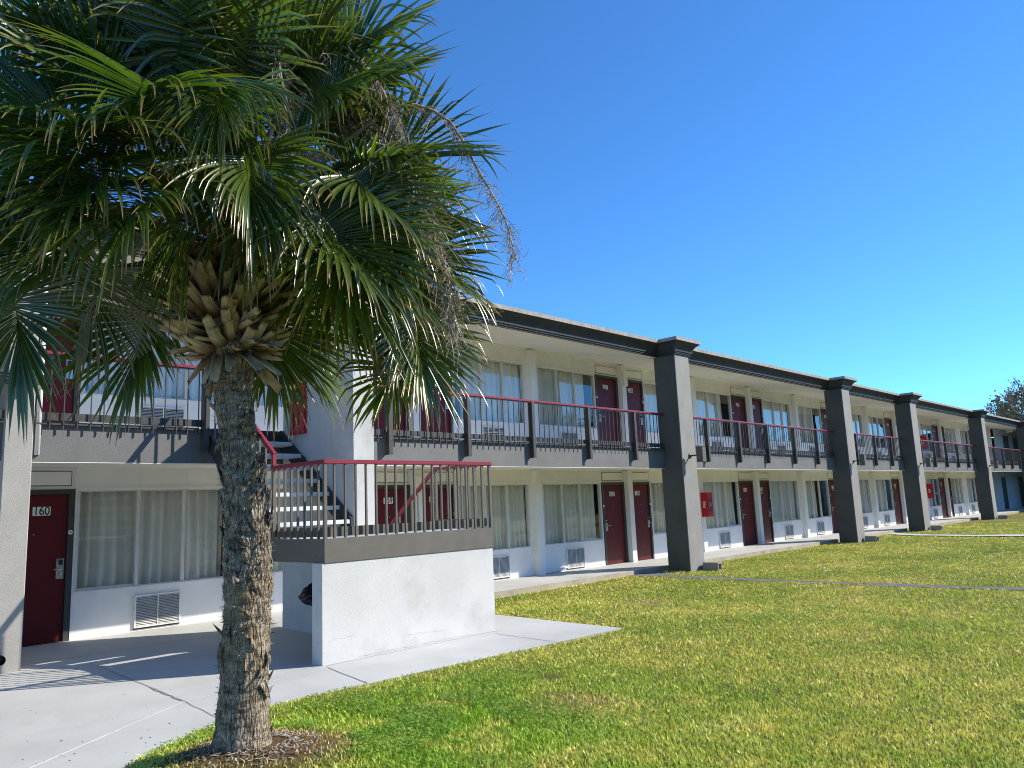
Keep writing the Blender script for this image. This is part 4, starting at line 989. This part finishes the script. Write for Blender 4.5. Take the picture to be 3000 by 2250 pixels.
for i, (nm_, hub, tip, L, dr, age) in enumerate(EXPL):
    hub = Vector(hub); ax = Vector(tip)-hub; out = (hub-CORE).normalized()
    nrm = -VD*.75 + Vector((0,0,1))*.45 + out*.2
    L2 = L*(.80 if nm_ in 'ET' else .95)
    dr *= {'E':1.5,'T':1.4,'J':1.2,'V':1.2,'N':1.2,'B':.9,'U':1.0}.get(nm_, .8)
    if nm_ in 'ET': nrm = -VD*.55 + Vector((0,0,1))*.5 + RV*(.35 if nm_ == 'E' else -.2)
    elif nm_ in 'JVN': nrm = Vector((0,0,1))*.9 - VD*.35 + out*.3; ax = ax + Vector((0,0,.2)) + out*.15
    frond(CORE + Vector((0,0,.12*(hub.z-3.7))) + out*.05, hub, ax, nrm, L2, i+1, droop=dr, age=age, stiff=1.5 if nm_ in 'BETJVUN' else .9, spread=82 if nm_ in 'ET' else (105 if nm_ in 'JVN' else 142))
    if nm_ in 'KL': continue
    for jj in range(1 if nm_ in 'ETNJ' else 2):                                               # the leaves of the rows behind it
        if nm_[0] == 'X': break
        rr = random.Random(300+i+40*jj)
        h2 = hub + VD*(rr.uniform(.12,.4)+.3*jj) + RV*rr.uniform(-.22,.22) + Vector((0,0,rr.uniform(-.25,.3))); ax2 = ax + Vector((rr.gauss(0,.35), rr.gauss(0,.35), rr.gauss(0,.35)-.1)); n2 = nrm + Vector((rr.gauss(0,.4), rr.gauss(0,.4), rr.gauss(0,.4)))
        frond(CORE + Vector((0,0,.12*(h2.z-3.7))), h2, ax2, n2, L*rr.uniform(.85,1.0), 200+i+40*jj, droop=dr*1.2, age=min(1, age+.05), stiff=1.0)
ga = 2.39996
for k in range(36):
    rr = random.Random(70+k); t = k/35; a = k*ga+.7; el = R(80 - 82*t + rr.uniform(-8,8)); o = Vector((math.cos(a), math.sin(a), 0))
    if o.dot(VD) < -.45 and t > .25: continue
    d = o*math.cos(el) + Vector((0,0,math.sin(el))); pl_ = rr.uniform(.85,1.25); hub = CORE + Vector((0,0,.25-.3*t)) + d*pl_ 
    el2 = el - R(rr.uniform(15,50)); ax = o*math.cos(el2) + Vector((0,0,math.sin(el2))); nrm = Vector((0,0,1))*math.cos(el2) - o*math.sin(el2) - VD*.3
    frond(CORE + Vector((0,0,.15-.2*t)), hub, ax, nrm, rr.uniform(.85,1.0), 100+k, droop=.05+.07*t, age=.05+.3*max(0, o.dot(RV)))
# dry flower stalks with thread-like branches
def stalk(pts, seed, nb=46, ln=.34):
    rr = random.Random(seed); b = MB(); P = [Vector(p) for p in pts]; n = 14; C = []
    for i in range(n+1):                                              # Catmull-Rom through the points
        f_ = i/n*(len(P)-1); k = min(int(f_), len(P)-2); t = f_-k; p0 = P[max(k-1,0)]; p1 = P[k]; p2 = P[k+1]; p3 = P[min(k+2,len(P)-1)]
        C.append(.5*((2*p1)+(p2-p0)*t+(2*p0-5*p1+4*p2-p3)*t*t+(3*p1-p0-3*p2+p3)*t**3))
    b.tube([c-PZ for c in C], [.012*(1-.75*i/n)+.002 for i in range(n+1)], 6)
    for k in range(nb):
        t = .22+.78*(k+rr.random())/nb; f_ = t*n; i = min(int(f_), n-1); p = C[i].lerp(C[i+1], f_-i); dd = (C[i+1]-C[i]).normalized()
        d = (dd*.7 + Vector((rr.uniform(-1,1), rr.uniform(-1,1), rr.uniform(-1.1,.35)))).normalized(); L = ln*rr.uniform(.35,1.25)*(1.1-.35*t); q_ = [p]
        for j in range(4): d = (d + Vector((rr.uniform(-.3,.3), rr.uniform(-.3,.3), -.22))).normalized(); q_.append(q_[-1]+d*L/4)
        b.tube([x-PZ for x in q_], [.0030,.0026,.0022,.0018,.0012], 3, cap=False)
        for j in range(5):
            s0 = rr.randint(0,3); p2 = q_[s0].lerp(q_[s0+1], rr.random()); d2 = Vector((rr.uniform(-1,1), rr.uniform(-1,1), rr.uniform(-1.2,.5))).normalized(); l2 = rr.uniform(.03,.10); pm = p2+d2*l2*.5; d3 = (d2+Vector((rr.uniform(-.7,.7), rr.uniform(-.7,.7), rr.uniform(-.7,.5)))).normalized()
            b.tube([x-PZ for x in (p2, pm, pm+d3*l2*.5)], [.0021,.0017,.0011], 3, cap=False)
    b.obj('flower_stalk', M['twig'], palm)
stalk([CORE+Vector((.1,-.1,.2)), (3.3,4.35,4.55), (3.67,4.08,4.55), (3.89,3.96,4.15), (4.08,3.87,3.77), (4.14,3.84,3.45)], 1, 100, .32)
stalk([CORE+Vector((0,-.1,.3)), (2.75,4.6,4.75), (2.99,4.40,4.95), (3.20,4.28,4.75), (3.32,4.2,4.4)], 2, 110, .42)
stalk([CORE+Vector((.1,-.1,.1)), (2.95,4.6,4.15), (3.31,4.26,4.12), (3.49,4.12,3.77), (3.62,4.04,3.31), (3.65,4.02,2.9)], 3, 150, .38)
stalk([CORE+Vector((0,-.1,.2)), (2.45,4.75,4.7), (2.48,4.50,4.80), (2.50,4.40,4.48), (2.53,4.38,4.1)], 4, 50, .25)
stalk([CORE+Vector((.1,-.05,0)), (2.8,4.62,3.95), (3.1,4.35,3.9), (3.37,4.18,3.71), (3.52,4.1,3.3), (3.66,4.05,2.85)], 5, 150, .38)
stalk([CORE+Vector((0,0,.2)), (2.3,4.9,4.2), (2.25,4.75,4.3), (2.3,4.7,4.0), (2.35,4.72,3.7)], 6, 90, .42)
stalk([CORE+Vector((0,0,.1)), (2.6,4.8,4.1), (2.75,4.65,4.2), (2.85,4.6,3.95), (2.9,4.6,3.6)], 8, 110, .44)
stalk([CORE+Vector((.1,0,.1)), (2.95,4.7,4.5), (3.25,4.5,4.55), (3.5,4.35,4.25), (3.66,4.25,3.8)], 9, 110, .38)
# loose grey fibre mat in the heart of the crown
b = MB(); rr = random.Random(77)
for k in range(2600):
    p = CORE + Vector((rr.gauss(0,.22), rr.gauss(0,.22), rr.uniform(-.15,.75))); d = Vector((rr.uniform(-1,1), rr.uniform(-1,1), rr.uniform(-1,.4))).normalized(); L = rr.uniform(.05,.22); m_ = p+d*L*.5+Vector((rr.uniform(-.02,.02),rr.uniform(-.02,.02),0)); e = m_+(d+Vector((rr.uniform(-.5,.5),rr.uniform(-.5,.5),-.4))).normalized()*L*.5
    b.tube([x-PZ for x in (p, m_, e)], [.0022,.0018,.001], 3, cap=False)
b.obj('fibre_mat', M['twig'], palm)

# ------------------------------------------------------------------ trees beyond the roof
def tree_meshes(seed, H, spread, leaf, leafmat_, depth=6, tr=.3, nl=3):
    rr = random.Random(seed); b = MB(); lf = []
    def grow(p, d, L, r, lev):
        n = 3; pts = [p]; 
        for i in range(n):
            d = (d + Vector((rr.uniform(-.22,.22), rr.uniform(-.22,.22), rr.uniform(-.05,.16)))).normalized(); pts.append(pts[-1]+d*L/n)
        b.tube(pts, [r*(1-.4*i/n) for i in range(n+1)], 6 if lev < 2 else 3, cap=False)
        if lev >= depth:
            for k in range(leaf): lf.append((pts[-1].lerp(pts[rr.randint(0,2)], rr.random()) + Vector((rr.gauss(0,.18),rr.gauss(0,.18),rr.gauss(0,.18)))))
            return
        for k in range(nl if lev else nl+2):
            q_ = pts[-1] if k == 0 or lev == 0 else pts[rr.randint(1,3)]
            s_ = spread*(1.0 if k else .45); d2 = (d + Vector((rr.uniform(-1,1)*s_, rr.uniform(-1,1)*s_, rr.uniform(-.35,.6)*s_))).normalized()
            grow(q_, d2, L*rr.uniform(.62,.82), r*(.62 if k else .72), lev+1)
    grow(Vector((0,0,-.3)), Vector((0,0,1)), H*.30, tr, 0)
    me = b.mesh('trunk', M['branch']); n = len(lf); lme = None
    if n:
        P = np.array([tuple(v) for v in lf]); U = RNG.normal(size=(n,3)); U /= np.linalg.norm(U,axis=1)[:,None]; Wd = np.cross(U, RNG.normal(size=(n,3))); Wd /= np.linalg.norm(Wd,axis=1)[:,None]
        sz = RNG.uniform(.09,.2,n)[:,None]; Q = np.stack([P-U*sz, P-Wd*sz*.5, P+U*sz, P+Wd*sz*.5], 1).reshape(-1,3)
        lme = np_mesh('crown', Q, np.arange(n*4).reshape(n,4), leafmat_)
    return me, lme
def put_tree(ms, label, loc, rz, sc, group):
    t = thing('bare_tree' if group.startswith('half') else 'leafy_tree', label, 'tree', loc, group); t.rotation_euler.z = rz; t.scale = (sc,)*3
    link('trunk', ms[0], t)
    if ms[1]: link('crown', ms[1], t)
bare = tree_meshes(5, 13, .85, 7, M['treeleaf'], 6, .36, 3); bare2 = tree_meshes(9, 11, .75, 0, M['treeleaf'], 6, .26, 3)
put_tree(bare, 'bushy half bare tree rising above the far end of the roof', (94, 16.0, 0), .6, 1.0, 'half bare trees behind the motel')
put_tree(bare, 'second half bare tree at the right edge behind the far roof', (99, 11.5, 0), 2.9, .98, 'half bare trees behind the motel')
put_tree(bare2, 'thin leafless tree showing low over the far roof left of the bushy one', (96, 23.0, 0), 1.6, .88, 'half bare trees behind the motel')
nW = 60000  # unseen leaf belt, added to block the bright horizon in the window reflections
wx = RNG.uniform(-60, 190, nW); wy = -62 + RNG.uniform(-9, 6, nW); wtop = 9 + 3*np.sin(wx*.13) + 2*np.sin(wx*.37+1); wz = wtop*RNG.random(nW)**.8
P = np.stack([wx, wy, wz], -1); U = RNG.normal(size=(nW,3)); U /= np.linalg.norm(U,axis=1)[:,None]; Wd = np.cross(U, RNG.normal(size=(nW,3))); Wd /= np.linalg.norm(Wd,axis=1)[:,None]
sz = RNG.uniform(.35,.8,nW)[:,None]; Q = np.stack([P-U*sz, P-Wd*sz*.6, P+U*sz, P+Wd*sz*.6], 1).reshape(-1,3)
tag(link('woods', np_mesh('woods', Q, np.arange(nW*4).reshape(nW,4), M['treegreen'])), 'unseen dark green woods added far across the lawn to darken the window reflections', 'woods', kind='stuff')
green = tree_meshes(21, 10, .8, 9, M['treegreen'], 5, .3, 3)
for k, (x, y, s_, rz) in enumerate(((44,-13,1.0,.3),(58,-17,1.15,2.0),(72,-21,1.1,4.1),(33,-21,1.1,5.2),(24,-27,1.2,1.1),(12,-30,1.1,2.7),(86,-26,1.3,3.3))):
    put_tree(green, 'leafy green tree across the lawn, mirrored in the room windows', (x, y, -.1), rz, s_, 'leafy trees mirrored in the windows')
